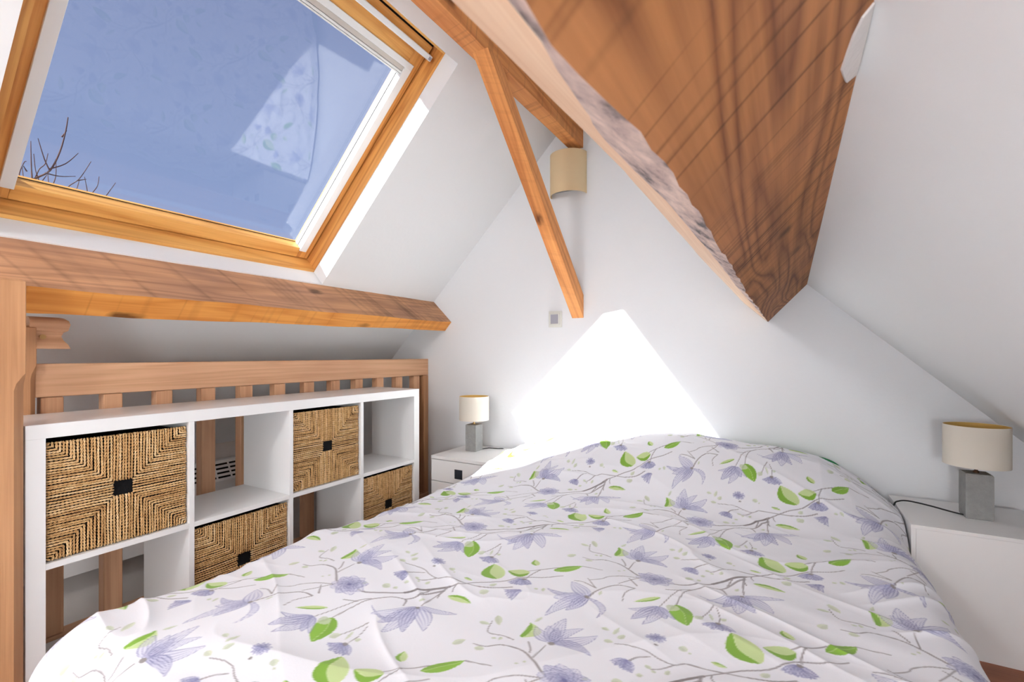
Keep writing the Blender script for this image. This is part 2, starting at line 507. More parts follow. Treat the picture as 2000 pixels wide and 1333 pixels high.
# blind side rails (white aluminium) and cassette
for y0, y1 in ((0.444, IY0), (IY1, 1.459)):
    r = slbox('blind_rail', y0, y1, 0.313, 1.272, 0.156, 0.2125, M_ALU, win, 0.0012)
    ym = (y0 + 0.4 * (y1 - y0)) if y0 > 1 else (y0 + 0.6 * (y1 - y0))
slbox('blind_rail_groove', IY1 - 0.0006, IY1 + 0.002, 0.37, 1.262, 0.186, 0.190, M_GROOVE, win)
slbox('blind_cassette', 0.446, 1.457, 0.313, 0.338, 0.154, 0.2125, M_ALU, win, 0.002)
slbox('blind_cassette', 0.48, 1.440, 0.338, 0.356, 0.162, 0.2125, plain('warm_grey_blind', (206, 200, 192), 0.6), win, 0.002)
slbox('blind_bar', 0.48, 1.432, 0.357, 0.366, 0.160, 0.205, M_ALU, win, 0.002)
slbox('blind_bar', 0.48, 1.428, 0.3675, 0.374, 0.166, 0.205, M_ALU, win, 0.002)
slbox('bar_end_cap', 1.432, 1.442, 0.354, 0.374, 0.164, 0.2, M_STEEL, win)
# ventilation flap with its white opening bar
slbox('vent_flap', FY0 + 0.012, FY1 - 0.014, 0.212, 0.250, 0.146, 0.166, M_PINE, win, 0.002)
vb = slbox('vent_bar', FY0 + 0.02, FY1 - 0.016, 0.240, 0.262, 0.112, 0.136, M_ALU, win, 0.004)
slbox('size_mark', FY1 - 0.034, FY1 - 0.021, 0.245, 0.257, 0.1114, 0.1122, M_SCREEN, vb)
slbox('vent_bracket', FY0 + 0.2, FY0 + 0.23, 0.245, 0.258, 0.13, 0.15, M_ALU, win)
slbox('vent_bracket', FY1 - 0.23, FY1 - 0.2, 0.245, 0.258, 0.13, 0.15, M_ALU, win)

# ------------------------------------------------------------------ timber
def loft(name, secs, mats=None, mat=None, parent=None, cap=True, auto=None):
    V, F, MI = [], [], []
    n = len(secs[0])
    for s_ in secs: V += s_
    for i in range(len(secs) - 1):
        for k in range(n):
            F.append((i * n + k, i * n + (k + 1) % n, (i + 1) * n + (k + 1) % n, (i + 1) * n + k))
            MI.append(mats[k] if mats else 0)
    if cap:
        F.append(tuple(range(n))[::-1]); F.append(tuple(range((len(secs) - 1) * n, len(secs) * n))); MI += [0, 0]
    return mesh(name, V, F, mat, parent, mats=MI, auto=auto)

def wob(y, k, a):
    return a * (math.sin(y * 9.1 + k * 2.3) + 0.6 * math.sin(y * 23.7 + k * 5.1) + 0.4 * math.sin(y * 51.3 + k))

# left purlin below the roof window
secs = []
for i in range(81):
    y = YB + (GABLE - YB) * i / 80
    dep = float(np.interp(y, [0.45, 2.33], [0.212, 0.192])); h = float(np.interp(y, [0.45, 2.33], [0.097, 0.069]))
    pts = [(1.337 + wob(y, 0, 0.0006), 0.02), (1.335 + wob(y, 1, 0.0012), -dep + wob(y, 2, 0.0015)),
           (1.335 + h + wob(y, 3, 0.0015), -dep + wob(y, 4, 0.0012)), (1.335 + h, 0.02)]
    secs.append([SLP(y, q, o) for q, o in pts])
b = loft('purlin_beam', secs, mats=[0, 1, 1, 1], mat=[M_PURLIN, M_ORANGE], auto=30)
tag(b, 'reddish brown rough-sawn beam running under the roof window above the railing', 'beam')

# ridge beam
secs = []
for i in range(61):
    y = YB + (GABLE - YB) * i / 60
    s_ = float(np.interp(y, [1.0, 2.33], [0, 1])) * 0.012
    x0, x1 = -0.987 + s_ + wob(y, 1, 0.0008), -0.918 + s_ + wob(y, 2, 0.0012)
    secs.append([(x0, y, 2.001 + wob(y, 3, 0.0008)), (x1, y, 2.001 + wob(y, 4, 0.001)), (x1, y, 2.24), (x0, y, 2.24)])
b = loft('ridge_beam', secs, mat=[M_RIDGE], auto=30)
tag(b, 'orange wooden ridge beam along the roof peak ending above the wall light', 'beam')
b = prism('brace_beam', [(2.33, 1.106), (2.33, 1.226), (1.492, 2.001), (1.401, 2.001)], -0.967, -0.902, M_BRACE, axis='X', bevel=0.0015)
orient(b, Matrix.Rotation(math.asin(0.722), 3, 'X'))
tag(b, 'thin orange diagonal brace from the ridge beam down to the gable wall', 'beam')

# big purlin over the camera on the right slope
secs = []
A0 = Vector((0.092, 0, 1.21))
NS = 150
for i in range(NS + 1):
    y = YB + (GABLE - YB) * i / NS
    w0 = 0.036 * (1 - y / 2.33) if y > 0 else 0.036
    dd = float(np.interp(y, [0.1, 0.23, 0.6, 1.2, 2.33], [0.236, 0.238, 0.226, 0.225, 0.212]))
    e1 = float(np.interp(y, [-1.2, -0.6, 0.1, 0.2, 0.28, 0.39, 0.47, 0.58, 0.76, 0.95, 1.38, 1.9, 2.1], [0.001, 0.03, 0.02, 0.008, 0.03, 0.062, 0.065, 0.05, 0.043, 0.027, 0.022, 0.006, 0.002]))
    e1 = max(0.0012, e1 + wob(y, 7, 0.0022) + 0.0015 * math.sin(y * 95))
    e2 = max(0.001, 0.16 * e1 + wob(y, 5, 0.0018) + 0.0012 * math.sin(y * 80 + 1))
    base = A0 - tR * w0
    pts = [(-0.02, 0.0), (0.10, 0.0), (dd - e2, 0.0), (dd - 0.35 * e2, 0.45 * e1), (dd, e1), (dd, 0.128 + wob(y, 6, 0.0025)), (-0.02, 0.128)]
    secs.append([tuple(base + nR * d - tR * w_ + Vector((0, y, 0))) for d, w_ in pts])
b = loft('purlin_beam', secs, mats=[0, 0, 1, 1, 2, 2, 2], mat=[M_BEAM, M_WANE, M_BEAM_LIT], auto=28)
tag(b, 'massive brown roof beam with grey waney edge hanging close overhead on the right', 'beam')
# plaster smear left on the beam where it meets the slope
def beam_face(y, d, out):
    w0 = 0.036 * (1 - y / 2.33)
    return tuple(A0 - tR * w0 + nR * d + tR * out + Vector((0, y, 0)))
pp = [(0.522, 0.002), (0.60, 0.003), (0.640, 0.004), (0.632, 0.018), (0.610, 0.024), (0.585, 0.030), (0.560, 0.026), (0.540, 0.022), (0.524, 0.014)]
n = len(pp)
V = [beam_face(y, d, -0.002) for y, d in pp] + [beam_face(y, d, 0.0022) for y, d in pp]
F = [(i, (i + 1) % n, n + (i + 1) % n, n + i) for i in range(n)] + [tuple(range(n))[::-1], tuple(range(n, 2 * n))]
ps = mesh('plaster_smear', V, F, M_PLASTER, b)
ps['label'] = 'smear of white plaster on the beam'

# ------------------------------------------------------------------ railing beside the stairwell
rail = thing('stair_railing', (-1.97, 1.4, 0), 'low wooden stair railing with twelve flat balusters behind the white shelf', 'railing')
box('top_rail', -1.992, -1.946, 0.515, GABLE - 0.002, 0.784, 0.886, M_RAIL, rail, 0.003)
box('bottom_rail', -1.996, -1.942, 0.515, GABLE - 0.002, 0.0, 0.045, M_RAIL, rail, 0.003)
bmesh_bal = None
for i in range(12):
    y = 0.530 + 0.1517 * i
    if bmesh_bal is None:
        p = box('baluster', -1.990, -1.950, y, y + 0.052, 0.046, 0.783, M_BAL, rail, 0.002, 1); bmesh_bal = p.data
    else:
        p = link('baluster', bmesh_bal, None, rail); p.location = (0, 0.1517 * i, 0)
box('wall_post', -1.995, -1.945, 2.284, GABLE - 0.002, 0.046, 0.783, M_POST, rail, 0.003)

def chamfer_post(name, x0, x1, y0, y1, z1, zc, c, mat, parent=None):
    def sec(z, k, ins=0.0):
        k = max(k, 0.0015)
        a0, a1, b0, b1 = x0 + ins, x1 - ins, y0 + ins, y1 - ins
        return [(a0 + k, b0, z), (a1 - k, b0, z), (a1, b0 + k, z), (a1, b1 - k, z), (a1 - k, b1, z), (a0 + k, b1, z), (a0, b1 - k, z), (a0, b0 + k, z)]
    ss = [sec(0.0, c), sec(zc - 0.035, c), sec(zc - 0.018, c * 0.8), sec(zc, c * 0.3), sec(zc + 0.006, 0.002), sec(z1 - 0.006, 0.002), sec(z1, 0.002, 0.006)]
    return loft(name, ss, mat=[mat], parent=parent)
chamfer_post('end_post', -2.01, -1.93, 0.435, 0.515, 1.0, 0.875, 0.014, M_POST, rail)
# moulded handrail stub on the end post
prof = [(0.0, 0.0), (0.004, 0.012), (0.013, 0.026), (0.017, 0.038), (0.013, 0.050), (0.004, 0.056), (0.003, 0.062), (0.0, 0.075), (0.003, 0.086), (0.012, 0.094), (0.022, 0.097)]
secs = []
for ins, z in prof:
    x0, x1, y0, y1 = -1.998 + ins, -1.930 - ins, 0.500, 0.592 - ins
    secs.append([(x0, y0, 0.932 + z), (x1, y0, 0.932 + z), (x1, y1, 0.932 + z), (x0, y1, 0.932 + z)])
hs = loft('handrail_stub', secs, mat=[M_RAIL], parent=rail, auto=35)
pl_ = lathe('screw_plug', [(0.0001, 0), (0.0075, 0), (0.0075, 0.004), (0.0001, 0.004)], 0, 0, plain('pale_plug', (196, 158, 100), 0.6), None, 20)
pl_.parent = hs
pl_.rotation_euler = (0, math.pi / 2, 0)
pl_.location = Vector((-1.9475, 0.532, 0.968)) - world_off(rail)

np_ = chamfer_post('newel_post', -1.69, -1.60, 0.318, 0.4085, 1.098, 0.862, 0.022, M_POST)
tag(np_, 'thick square brown newel post in the left foreground in front of the shelf end', 'post')

# ------------------------------------------------------------------ shelf unit
SX0, SX1 = -1.93, -1.63
Y0, CE, DV, OB = 0.4517, 0.335, 0.016, 0.038
CH, DVH, OBH = 0.322, 0.0154, 0.0365
ZT = 0.7364
yL, yR = Y0 - OB, Y0 + 4 * CE + 3 * DV + OB
Z1 = ZT - OBH; Z2 = Z1 - CH; Z3 = Z2 - DVH; Z4 = Z3 - CH
sh = thing('cube_shelf', ((SX0 + SX1) / 2, (yL + yR) / 2, 0), 'white open cube shelf of eight compartments standing against the railing', 'shelf')
box('top_board', SX0, SX1, yL, yR, Z1, ZT, M_WHITE, sh, 0.001)
box('bottom_board', SX0, SX1, yL, yR, 0.0, Z4, M_WHITE, sh, 0.001)
box('side_board', SX0, SX1, yL, Y0, Z4, Z1, M_WHITE, sh, 0.0008)
box('side_board', SX0, SX1, yR - OB, yR, Z4, Z1, M_WHITE, sh, 0.0008)
cells = [Y0 + i * (CE + DV) for i in range(4)]
for i in range(3):
    box('divider', SX0, SX1 - 0.0005, cells[i] + CE, cells[i] + CE + DV, Z4, Z1, M_WHITE, sh, 0.0006)
for i in range(4):
    box('shelf_board', SX0, SX1 - 0.0005, cells[i], cells[i] + CE, Z3, Z2, M_WHITE, sh, 0.0006)

# ------------------------------------------------------------------ woven baskets
def weave_mesh(seed):
    rnd = random.Random(seed)
    V, F, TN = [], [], []
    a, bq = 0.1625, 0.1515; hx, hz = 0.0245, 0.0225; N = 19
    r0 = (a - hx) / N * 0.5
    def strand(pts, r):
        # a two-ply twisted rope along the polyline
        C_ = []
        for k in range(len(pts) - 1):
            p, q = Vector(pts[k]), Vector(pts[k + 1])
            n = max(1, int((q - p).length / 0.0038))
            for j in range(n + (1 if k == len(pts) - 2 else 0)):
                C_.append(p.lerp(q, j / n))
        ph = rnd.random() * 6; pit = rnd.uniform(0.9, 1.1); sg = rnd.choice((1, 1, -1))
        tone = rnd.uniform(-0.14, 0.12)
        w1, w2 = rnd.random() * 6, rnd.random() * 6
        for ply in (0, 1):
            P, R = [], []
            for i, c in enumerate(C_):
                d = (C_[min(i + 1, len(C_) - 1)] - C_[max(i - 1, 0)]).normalized()
                s1 = d.cross(Vector((1, 0, 0)))
                s1 = s1.normalized() if s1.length > 0.1 else Vector((0, 1, 0))
                s2 = d.cross(s1)
                t_ = ph + sg * i * 1.40 * pit + ply * math.pi
                wv = 0.0007 * math.sin(i * 0.11 + w1)
                P.append(c + (s1 * math.cos(t_) + s2 * math.sin(t_)) * r * 0.46 + s1 * wv + s2 * 0.0006 * math.sin(i * 0.17 + w2))
                R.append(r * rnd.uniform(0.44, 0.54))
            n0 = len(V)
            tube_geo(P, R, 4, V, F)
            TN.extend([tone + 0.03 * ply] * (len(V) - n0))
    for sx in (-1, 1):
        for sz in (-1, 1):
            for i in range(N):
                f = (i + 0.5) / N
                y = sx * (hx + (a - hx) * f); z = sz * (hz + (bq - hz) * f)
                xb = 0.0015 * math.sin(f * 9)
                strand([(-0.010, y, sz * (bq - 0.002)), (xb, y, sz * bq), (xb + 0.0005, y, z), (xb, sx * a, z), (-0.010, sx * (a - 0.002), z)], r0)
    for k in range(7):
        y = -hx + hx * 2 * (k + 0.5) / 7
        for sz in (-1, 1):
            strand([(-0.010, y, sz * (bq - 0.002)), (0, y, sz * bq), (0.001, y, sz * (bq + hz) / 2), (-0.001, y, sz * hz), (-0.010, y, sz * hz)], r0)
    for k in range(6):
        z = -hz + hz * 2 * (k + 0.5) / 6
        for sx in (-1, 1):
            strand([(-0.010, sx * (a - 0.002), z), (0, sx * a, z), (0.001, sx * (a + hx) / 2, z), (-0.001, sx * hx, z), (-0.010, sx * hx, z)], r0)
    me = bpy.data.meshes.new('woven_front')
    me.from_pydata(V, [], F)
    me.polygons.foreach_set('use_smooth', [True] * len(me.polygons))
    me.attributes.new('tone', 'FLOAT', 'POINT').data.foreach_set('value', TN)
    me.materials.append(M_ROPE)
    return me
WV = [weave_mesh(3), weave_mesh(9)]
def basket(i, top, mi, label):
    zb = (Z2 if top else Z4) + 0.001
    yc = cells[i] + CE / 2
    t = thing('storage_basket', (SX1 - 0.012, yc, zb), label, 'basket', 'woven baskets in the cube shelf')
    w = link('woven_front', WV[mi], None, t, 'stuff'); w.location = (0, 0, 0.1545)
    X0, X1 = SX1 - 0.288, SX1 - 0.018
    y0, y1 = yc - 0.159, yc + 0.159
    h = 0.298
    # open box with black lining: outer shell and inner shell
    box('front_lining', X1 - 0.008, X1, y0 + 0.004, y1 - 0.004, zb, zb + h, M_BLACK, t)
    box('rear_panel', X0, X0 + 0.008, y0, y1, zb, zb + h, M_BLACK, t)
    box('side_panel', X0 + 0.008, X1 - 0.008, y0, y0 + 0.008, zb, zb + h, M_BLACK, t)
    box('side_panel', X0 + 0.008, X1 - 0.008, y1 - 0.008, y1, zb, zb + h, M_BLACK, t)
    box('base_panel', X0 + 0.008, X1 - 0.008, y0 + 0.008, y1 - 0.008, zb, zb + 0.008, M_BLACK, t)
    box('handle_frame', X1, X1 + 0.003, yc - 0.026, yc + 0.026, zb + 0.1315, zb + 0.1795, M_BLACK, t)
    return t
basket(0, True, 0, 'largest-looking woven seagrass basket in the top compartment next to the newel post')
basket(1, False, 1, 'woven seagrass basket in the lower row, nearer to the newel post, partly behind the duvet')
basket(2, True, 0, 'woven seagrass basket in the upper row of the shelf, farther from the newel post')
basket(3, False, 1, 'woven seagrass basket in the lower row at the far end of the shelf')

# ------------------------------------------------------------------ nightstands
def drawer_stand():
    x0, x1, y0, y1, h = -1.615, -1.258, 1.955, 2.31, 0.38
    t = thing('nightstand', ((x0 + x1) / 2, (y0 + y1) / 2, 0), 'white nightstand with dark square drawer handle, beside the shelf end', 'nightstand', 'white nightstands')
    box('top_panel', x0, x1, y0, y1, h - 0.016, h, M_LACQ, t, 0.0012)
    box('side_panel', x0, x0 + 0.016, y0 + 0.018, y1, 0, h - 0.016, M_LACQ, t, 0.0008)
    box('side_panel', x1 - 0.016, x1, y0 + 0.018, y1, 0, h - 0.016, M_LACQ, t, 0.0008)
    box('back_panel', x0 + 0.016, x1 - 0.016, y1 - 0.01, y1, 0, h - 0.016, M_LACQ, t)
    zs = [0.004, 0.124, 0.248, 0.3625]
    for k in range(3):
        z0, z1 = zs[k] + 0.0015, zs[k + 1] - 0.0015
        d = box('drawer', x0 + 0.001, x1 - 0.001, y0 + 0.001, y0 + 0.018, z0, z1, M_LACQ, t, 0.001)
        xc, zc = (x0 + x1) / 2, z0 + (z1 - z0) * 0.44
        bz = box('handle', xc - 0.024, xc + 0.024, y0 - 0.0012, y0 + 0.002, zc - 0.024, zc + 0.024, M_HANDLE, d, 0.0004)
        bz['label'] = 'dark square inset handle'
drawer_stand()
x0, x1, y0, y1, h = 0.353, 0.713, 1.912, 2.268, 0.38
t = thing('nightstand', ((x0 + x1) / 2, (y0 + y1) / 2, 0), 'plain white nightstand with blank front, right of the bed under the slope', 'nightstand', 'white nightstands')
box('top_panel', x0 - 0.001, x1 + 0.001, y0 - 0.002, y1, h - 0.012, h, M_LACQ, t, 0.0012)
box('side_panel', x0, x0 + 0.012, y0, y1, 0, h - 0.012, M_LACQ, t, 0.0006)
box('side_panel', x1 - 0.012, x1, y0, y1, 0, h - 0.012, M_LACQ, t, 0.0006)
box('blank_panel', x0 + 0.0125, x1 - 0.0125, y0 + 0.0012, y0 + 0.014, 0, h - 0.0125, M_LACQ, t)
box('rear_panel', x0 + 0.0125, x1 - 0.0125, y1 - 0.014, y1, 0, h - 0.0125, M_LACQ, t)

# ------------------------------------------------------------------ table lamps
def lamp(cx, cy, label, neck, seam, cordpts):
    zt = 0.38
    t = thing('table_lamp', (cx, cy, zt), label, 'lamp', 'concrete table lamps')
    s_ = 0.034
    V = []
    ss = []
    for z, k in ((0.0, 0.0015), (0.003, 0.0), (0.074, -0.0004), (0.142, 0.0), (0.146, 0.002)):
        a = s_ - k
        ss.append([(cx - a, cy - a, zt + z), (cx + a, cy - a, zt + z), (cx + a, cy + a, zt + z), (cx - a, cy + a, zt + z)])
    loft('base', ss, mat=[M_CONC], parent=t)
    lathe('neck', [(0.0001, zt + 0.146), (0.008, zt + 0.146), (0.008, zt + 0.152), (0.0045, zt + 0.153), (0.0045, zt + 0.172), (0.011, zt + 0.173), (0.011, zt + 0.20), (0.0001, zt + 0.20)], cx, cy, neck, t, 20)
    z0, z1, r = zt + 0.170, zt + 0.302, 0.0825
    sd_ = lathe('shade', [(r, z0), (r, z1), (r - 0.0012, z1), (r - 0.0012, z0)], cx, cy, M_SHADE, t, 56, closed=True)
    lathe('shade_lining', [(r - 0.0016, z0 + 0.001), (r - 0.0016, z1 - 0.001), (r - 0.0022, z1 - 0.001), (r - 0.0022, z0 + 0.001)], cx, cy, M_SHADEIN, sd_, 56, closed=True)
    a = seam
    c0 = Vector((math.cos(a), math.sin(a), 0)); c1 = Vector((-math.sin(a), math.cos(a), 0))
    V = []
    for da in (-0.03, 0.03):
        for rr in (r - 0.0005, r + 0.0006):
            for z in (z0, z1):
                V.append((cx + rr * math.cos(a + da), cy + rr * math.sin(a + da), z))
    mesh('shade_seam', V, BOXF, M_SHADE, sd_)
    for k in range(3):
        g = k * 2 * math.pi / 3 + 0.4
        tube('spider_arm', [(cx + 0.01 * math.cos(g), cy + 0.01 * math.sin(g), zt + 0.176), (cx + (r - 0.002) * math.cos(g), cy + (r - 0.002) * math.sin(g), zt + 0.182)], 0.0012, M_BRASS, t, 6)
    lathe('bulb', [(0.0001, zt + 0.2), (0.012, zt + 0.2), (0.014, zt + 0.215), (0.026, zt + 0.238), (0.027, zt + 0.252), (0.02, zt + 0.27), (0.0001, zt + 0.277)], cx, cy, plain('opal_bulb', (240, 238, 232), 0.3), t, 20)
    tube('cord', cordpts, 0.0026, M_CORD, t, 8)
lamp(-1.488, 2.172, 'small concrete table lamp with cream shade standing on the nightstand by the shelf', M_BRASS, 0.2,
     [(-1.46, 2.205, 0.384), (-1.43, 2.235, 0.388), (-1.39, 2.262, 0.384), (-1.37, 2.28, 0.383), (-1.36, 2.318, 0.37), (-1.36, 2.32, 0.2)])
def spl(P, n=6):
    out = []
    P = [Vector(p) for p in P]
    for i in range(len(P) - 1):
        p0, p1, p2, p3 = P[max(i - 1, 0)], P[i], P[i + 1], P[min(i + 2, len(P) - 1)]
        for j in range(n):
            t_ = j / n
            out.append(0.5 * ((2 * p1) + (p2 - p0) * t_ + (2 * p0 - 5 * p1 + 4 * p2 - p3) * t_ * t_ + (3 * p1 - p0 - 3 * p2 + p3) * t_ ** 3))
    out.append(P[-1])
    return out
lamp(0.554, 2.103, 'concrete table lamp with seamed cream shade on the blank nightstand under the slope', M_DKBRASS, -1.80,
     spl([(0.522, 2.09, 0.385), (0.49, 2.105, 0.387), (0.44, 2.135, 0.391), (0.39, 2.155, 0.393), (0.362, 2.145, 0.391), (0.347, 2.13, 0.382), (0.343, 2.12, 0.34), (0.343, 2.13, 0.1)]))

# ------------------------------------------------------------------ wall light and wall control
cx, cz0, cz1 = -0.985, 1.757, 1.975
t = thing('wall_light', (cx, GABLE, (cz0 + cz1) / 2), 'half-round beige fabric wall light on the gable below the ridge beam', 'wall light')
seg = 28; rx, ry = 0.101, 0.092
V, F = [], []
for i in range(seg + 1):
    a = math.pi + math.pi * i / seg
    for k in (1.0, 0.985):
        for z in (cz0, cz1):
            V.append((cx + rx * k * math.cos(a), GABLE - 0.002 + ry * k * math.sin(a), z))
for i in range(seg):
    p, q = i * 4, i * 4 + 4
    F += [(p, q, q + 1, p + 1), (p + 2, p + 3, q + 3, q + 2), (p, p + 2, q + 2, q), (p + 1, q + 1, q + 3, p + 3)]
F += [(0, 1, 3, 2), (seg * 4, seg * 4 + 2, seg * 4 + 3, seg * 4 + 1)]
mesh('shade', V, F, M_SCONCE, t, auto=50)
box('backplate', cx - 0.07, cx + 0.07, GABLE - 0.008, GABLE, cz0 + 0.03, cz1 - 0.03, M_PLAST, t, 0.003)
box('bracket', cx - 0.08, cx + 0.08, GABLE - 0.03, GABLE - 0.008, cz0 + 0.025, cz0 + 0.04, M_STEEL, t, 0.002)
lathe('lamp_holder', [(0.0001, cz0 + 0.035), (0.016, cz0 + 0.035), (0.018, cz0 + 0.09), (0.0001, cz0 + 0.09)], cx - 0.02, GABLE - 0.045, M_PLAST, t, 20)
lathe('bulb', [(0.0001, cz0 + 0.09), (0.012, cz0 + 0.09), (0.024, cz0 + 0.125), (0.02, cz0 + 0.15), (0.0001, cz0 + 0.16)], cx - 0.02, GABLE - 0.045, plain('opal_bulb_wall', (240, 238, 232), 0.3), t, 20)
tube('fixing_screw', [(cx, GABLE - 0.09, cz0 + 0.012), (cx, GABLE - 0.02, cz0 + 0.03)], 0.004, M_DKBRASS, t)

t = thing('wall_control', (-1.063, GABLE, 1.104), 'small square ivory wall switch with grey centre on the gable beside the brace', 'switch')
box('plate', -1.102, -1.024, GABLE - 0.007, GABLE, 1.060, 1.149, M_PLAST, t, 0.003)
box('raised_frame', -1.092, -1.034, GABLE - 0.014, GABLE - 0.007, 1.072, 1.136, M_PLAST, t, 0.003)
box('grey_panel', -1.086, -1.042, GABLE - 0.0152, GABLE - 0.0138, 1.080, 1.130, M_SCREEN, t)

# ------------------------------------------------------------------ heater behind the railing
t = thing('electric_heater', (-2.68, 1.2, -0.02), 'white convector heater with slotted top seen through the shelf and balusters', 'heater')
hx0, hx1, hy0, hy1, hz0, hz1 = -2.715, -2.615, 0.55, 1.72, -0.03, 0.30
prism('body', [(hx0, hz0), (hx1, hz0), (hx1, 0.235), (hx1 - 0.055, 0.335), (hx0, 0.335)], hy0, hy1, M_LACQ, t, 0.003)
for r_ in range(4):
    slot = None
    f0, f1 = 0.12 + r_ * 0.21, 0.12 + r_ * 0.21 + 0.085
    pt = lambda f_, o_: (hx1 - 0.055 * f_ + 0.876 * o_, 0.235 + 0.10 * f_ + 0.482 * o_)
    prof_ = [pt(f0, -0.002), pt(f0, 0.0012), pt(f1, 0.0012), pt(f1, -0.002)]
    for k in range(int((hy1 - hy0 - 0.06) / 0.075)):
        y = hy0 + 0.035 + k * 0.075
        if slot is None:
            s0 = prism('grille_slot', prof_, y, y + 0.064, M_GROOVE, t); slot = s0.data; sy = y
        else:
            s0 = link('grille_slot', slot, None, t); s0.location = (0, y - sy, 0)

# ------------------------------------------------------------------ bare tree outside
TREE = [[(1.8,2.73),(1.86,2.82),(1.96,2.93),(2.03,3.15),(2.07,3.38),(2.08,3.54)],[(2.07,3.35),(2.12,3.45)],[(1.97,2.93),(1.92,3.05),(1.86,3.24)],
 [(1.83,2.79),(1.83,2.97),(1.83,3.22)],[(1.97,2.96),(2.11,3.07),(2.23,3.24)],[(1.93,2.9),(2.05,2.9),(2.18,2.94)],[(2.0,2.55),(2.11,2.79),(2.21,2.92),(2.31,3.15)],
 [(2.21,2.91),(2.29,2.95)],[(2.25,2.6),(2.34,2.79),(2.4,2.91),(2.43,3.04)],[(2.35,2.65),(2.46,2.79),(2.51,2.89),(2.57,3.0)],[(1.79,2.87),(1.76,2.92)],
 [(1.75,2.7),(1.73,2.82),(1.77,2.96),(1.79,2.98)],[(1.8,2.7),(1.85,2.81),(1.89,2.93),(1.94,3.01),(1.96,3.13)],[(1.95,2.6),(2.0,2.79),(2.03,2.92),(2.04,3.1)],
 [(1.77,2.65),(1.76,2.92)],[(1.9,2.65),(1.87,2.8),(1.84,2.89),(1.81,3.04)],[(2.15,2.6),(2.2,2.79),(2.23,2.92)],[(2.3,2.6),(2.29,2.8),(2.27,2.97)],[(1.95,2.65),(1.97,2.79),(1.97,2.93)],[(1.85,2.7),(1.9,2.79),(1.94,2.88)]]
t = thing('bare_tree', (-7.0, 1.6, -5.0), 'leafless tree whose bare twigs show in the lower left of the roof window', 'tree')
tube('trunk', [(-7.0, 1.6, -5.0), (-7.02, 1.65, -2.0), (-7.0, 1.7, 0.6), (-7.0, 1.78, 1.9)], [0.16, 0.13, 0.08, 0.035], M_BARK, t, 10)
for i, pl in enumerate(TREE):
    rr = random.Random(i)
    dx = rr.uniform(-0.12, 0.12)
    P = [(-7.0 + dx * k / 3 + rr.uniform(-0.015, 0.015), y, z) for k, (y, z) in enumerate(pl)]
    y, z = pl[0]
    root = [(-7.0, 1.78, 1.85), (-7.0, (1.78 + y) / 2, (1.85 + z) / 2 + 0.05)] if z < 2.78 else []
    P = spl(root + P, 4)
    n = len(P)
    big = 0.013 if i == 0 else 0.008
    tube('branch', P, [big * (1 - 0.62 * k / (n - 1)) for k in range(n)], M_BARK, t, 6)
    # buds along the twig
    for k in range(2, n - 1, 2):
        pass

# ------------------------------------------------------------------ fill lights and pale bounce sheet added unseen behind the camera
def globe(cx, cy, cz, r, strength, parent):
    m, tt, bb = newmat('fill_globe_glow')
    bb.inputs['Base Color'].default_value = (0.9, 0.9, 0.9, 1)
    bb.inputs['Emission Color'].default_value = (0.95, 0.975, 1.0, 1)
    bb.inputs['Emission Strength'].default_value = strength
    lathe('globe', [(0.0001, cz - r)] + [(r * math.sin(a), cz - r * math.cos(a)) for a in [math.pi * k / 9 for k in range(1, 9)]] + [(0.0001, cz + r)], cx, cy, m, parent, 16)
t = thing('fill_globe_ridge', (-0.95, -1.25, 1.60), 'added unseen fill globe hanging from the ridge beam behind the viewpoint', 'lamp')  # invented source, added to lift the room's ambient light
globe(-0.95, -1.25, 1.74, 0.14, 67.0, t)
lathe('fill_globe_mount', [(0.0001, 1.87), (0.032, 1.87), (0.032, 1.91), (0.008, 1.915), (0.008, 1.985), (0.045, 1.99), (0.045, 2.0), (0.0001, 2.0)], -0.95, -1.25, M_BRASS, t, 24)
t = thing('fill_globe_floor', (0.20, -1.05, 0.0), 'added unseen fill globe standing on the floor behind the viewpoint', 'lamp')  # second invented source, added to brighten the right slope and beam underside
globe(0.20, -1.05, 0.82, 0.15, 58.0, t)
lathe('stand', [(0.0001, 0.0), (0.13, 0.0), (0.13, 0.015), (0.012, 0.022), (0.012, 0.65), (0.05, 0.66), (0.05, 0.685), (0.0001, 0.685)], 0.20, -1.05, M_BRASS, t, 28)
reflector = box('reflector', -1.35, 0.95, -1.9, 0.20, 0.0, 0.012, plain('pale_bounce_grey', (226, 228, 232), 0.95, 0.6, 220, 0.1), None, 0.004)  # unseen pale sheet added over the brown floor to keep bounce light neutral
tag(reflector, 'added unseen pale grey rug on the floor at the foot of the bed', 'reflector')

# ------------------------------------------------------------------ bed
bed = thing('bed', (-0.47, 1.32, 0), 'low double bed hidden under the floral duvet', 'bed')
box('bed_base', -1.235, 0.295, 0.37, 2.30, 0.03, 0.15, M_COTTON, bed, 0.01)
box('mattress', -1.235, 0.295, 0.37, 2.30, 0.152, 0.315, M_COTTON, bed, 0.03, 4)
for lx in (-1.15, 0.2):
    for ly in (0.5, 2.15):
        box('leg', lx - 0.025, lx + 0.025, ly - 0.025, ly + 0.025, 0.0, 0.03, M_BLACK, bed)

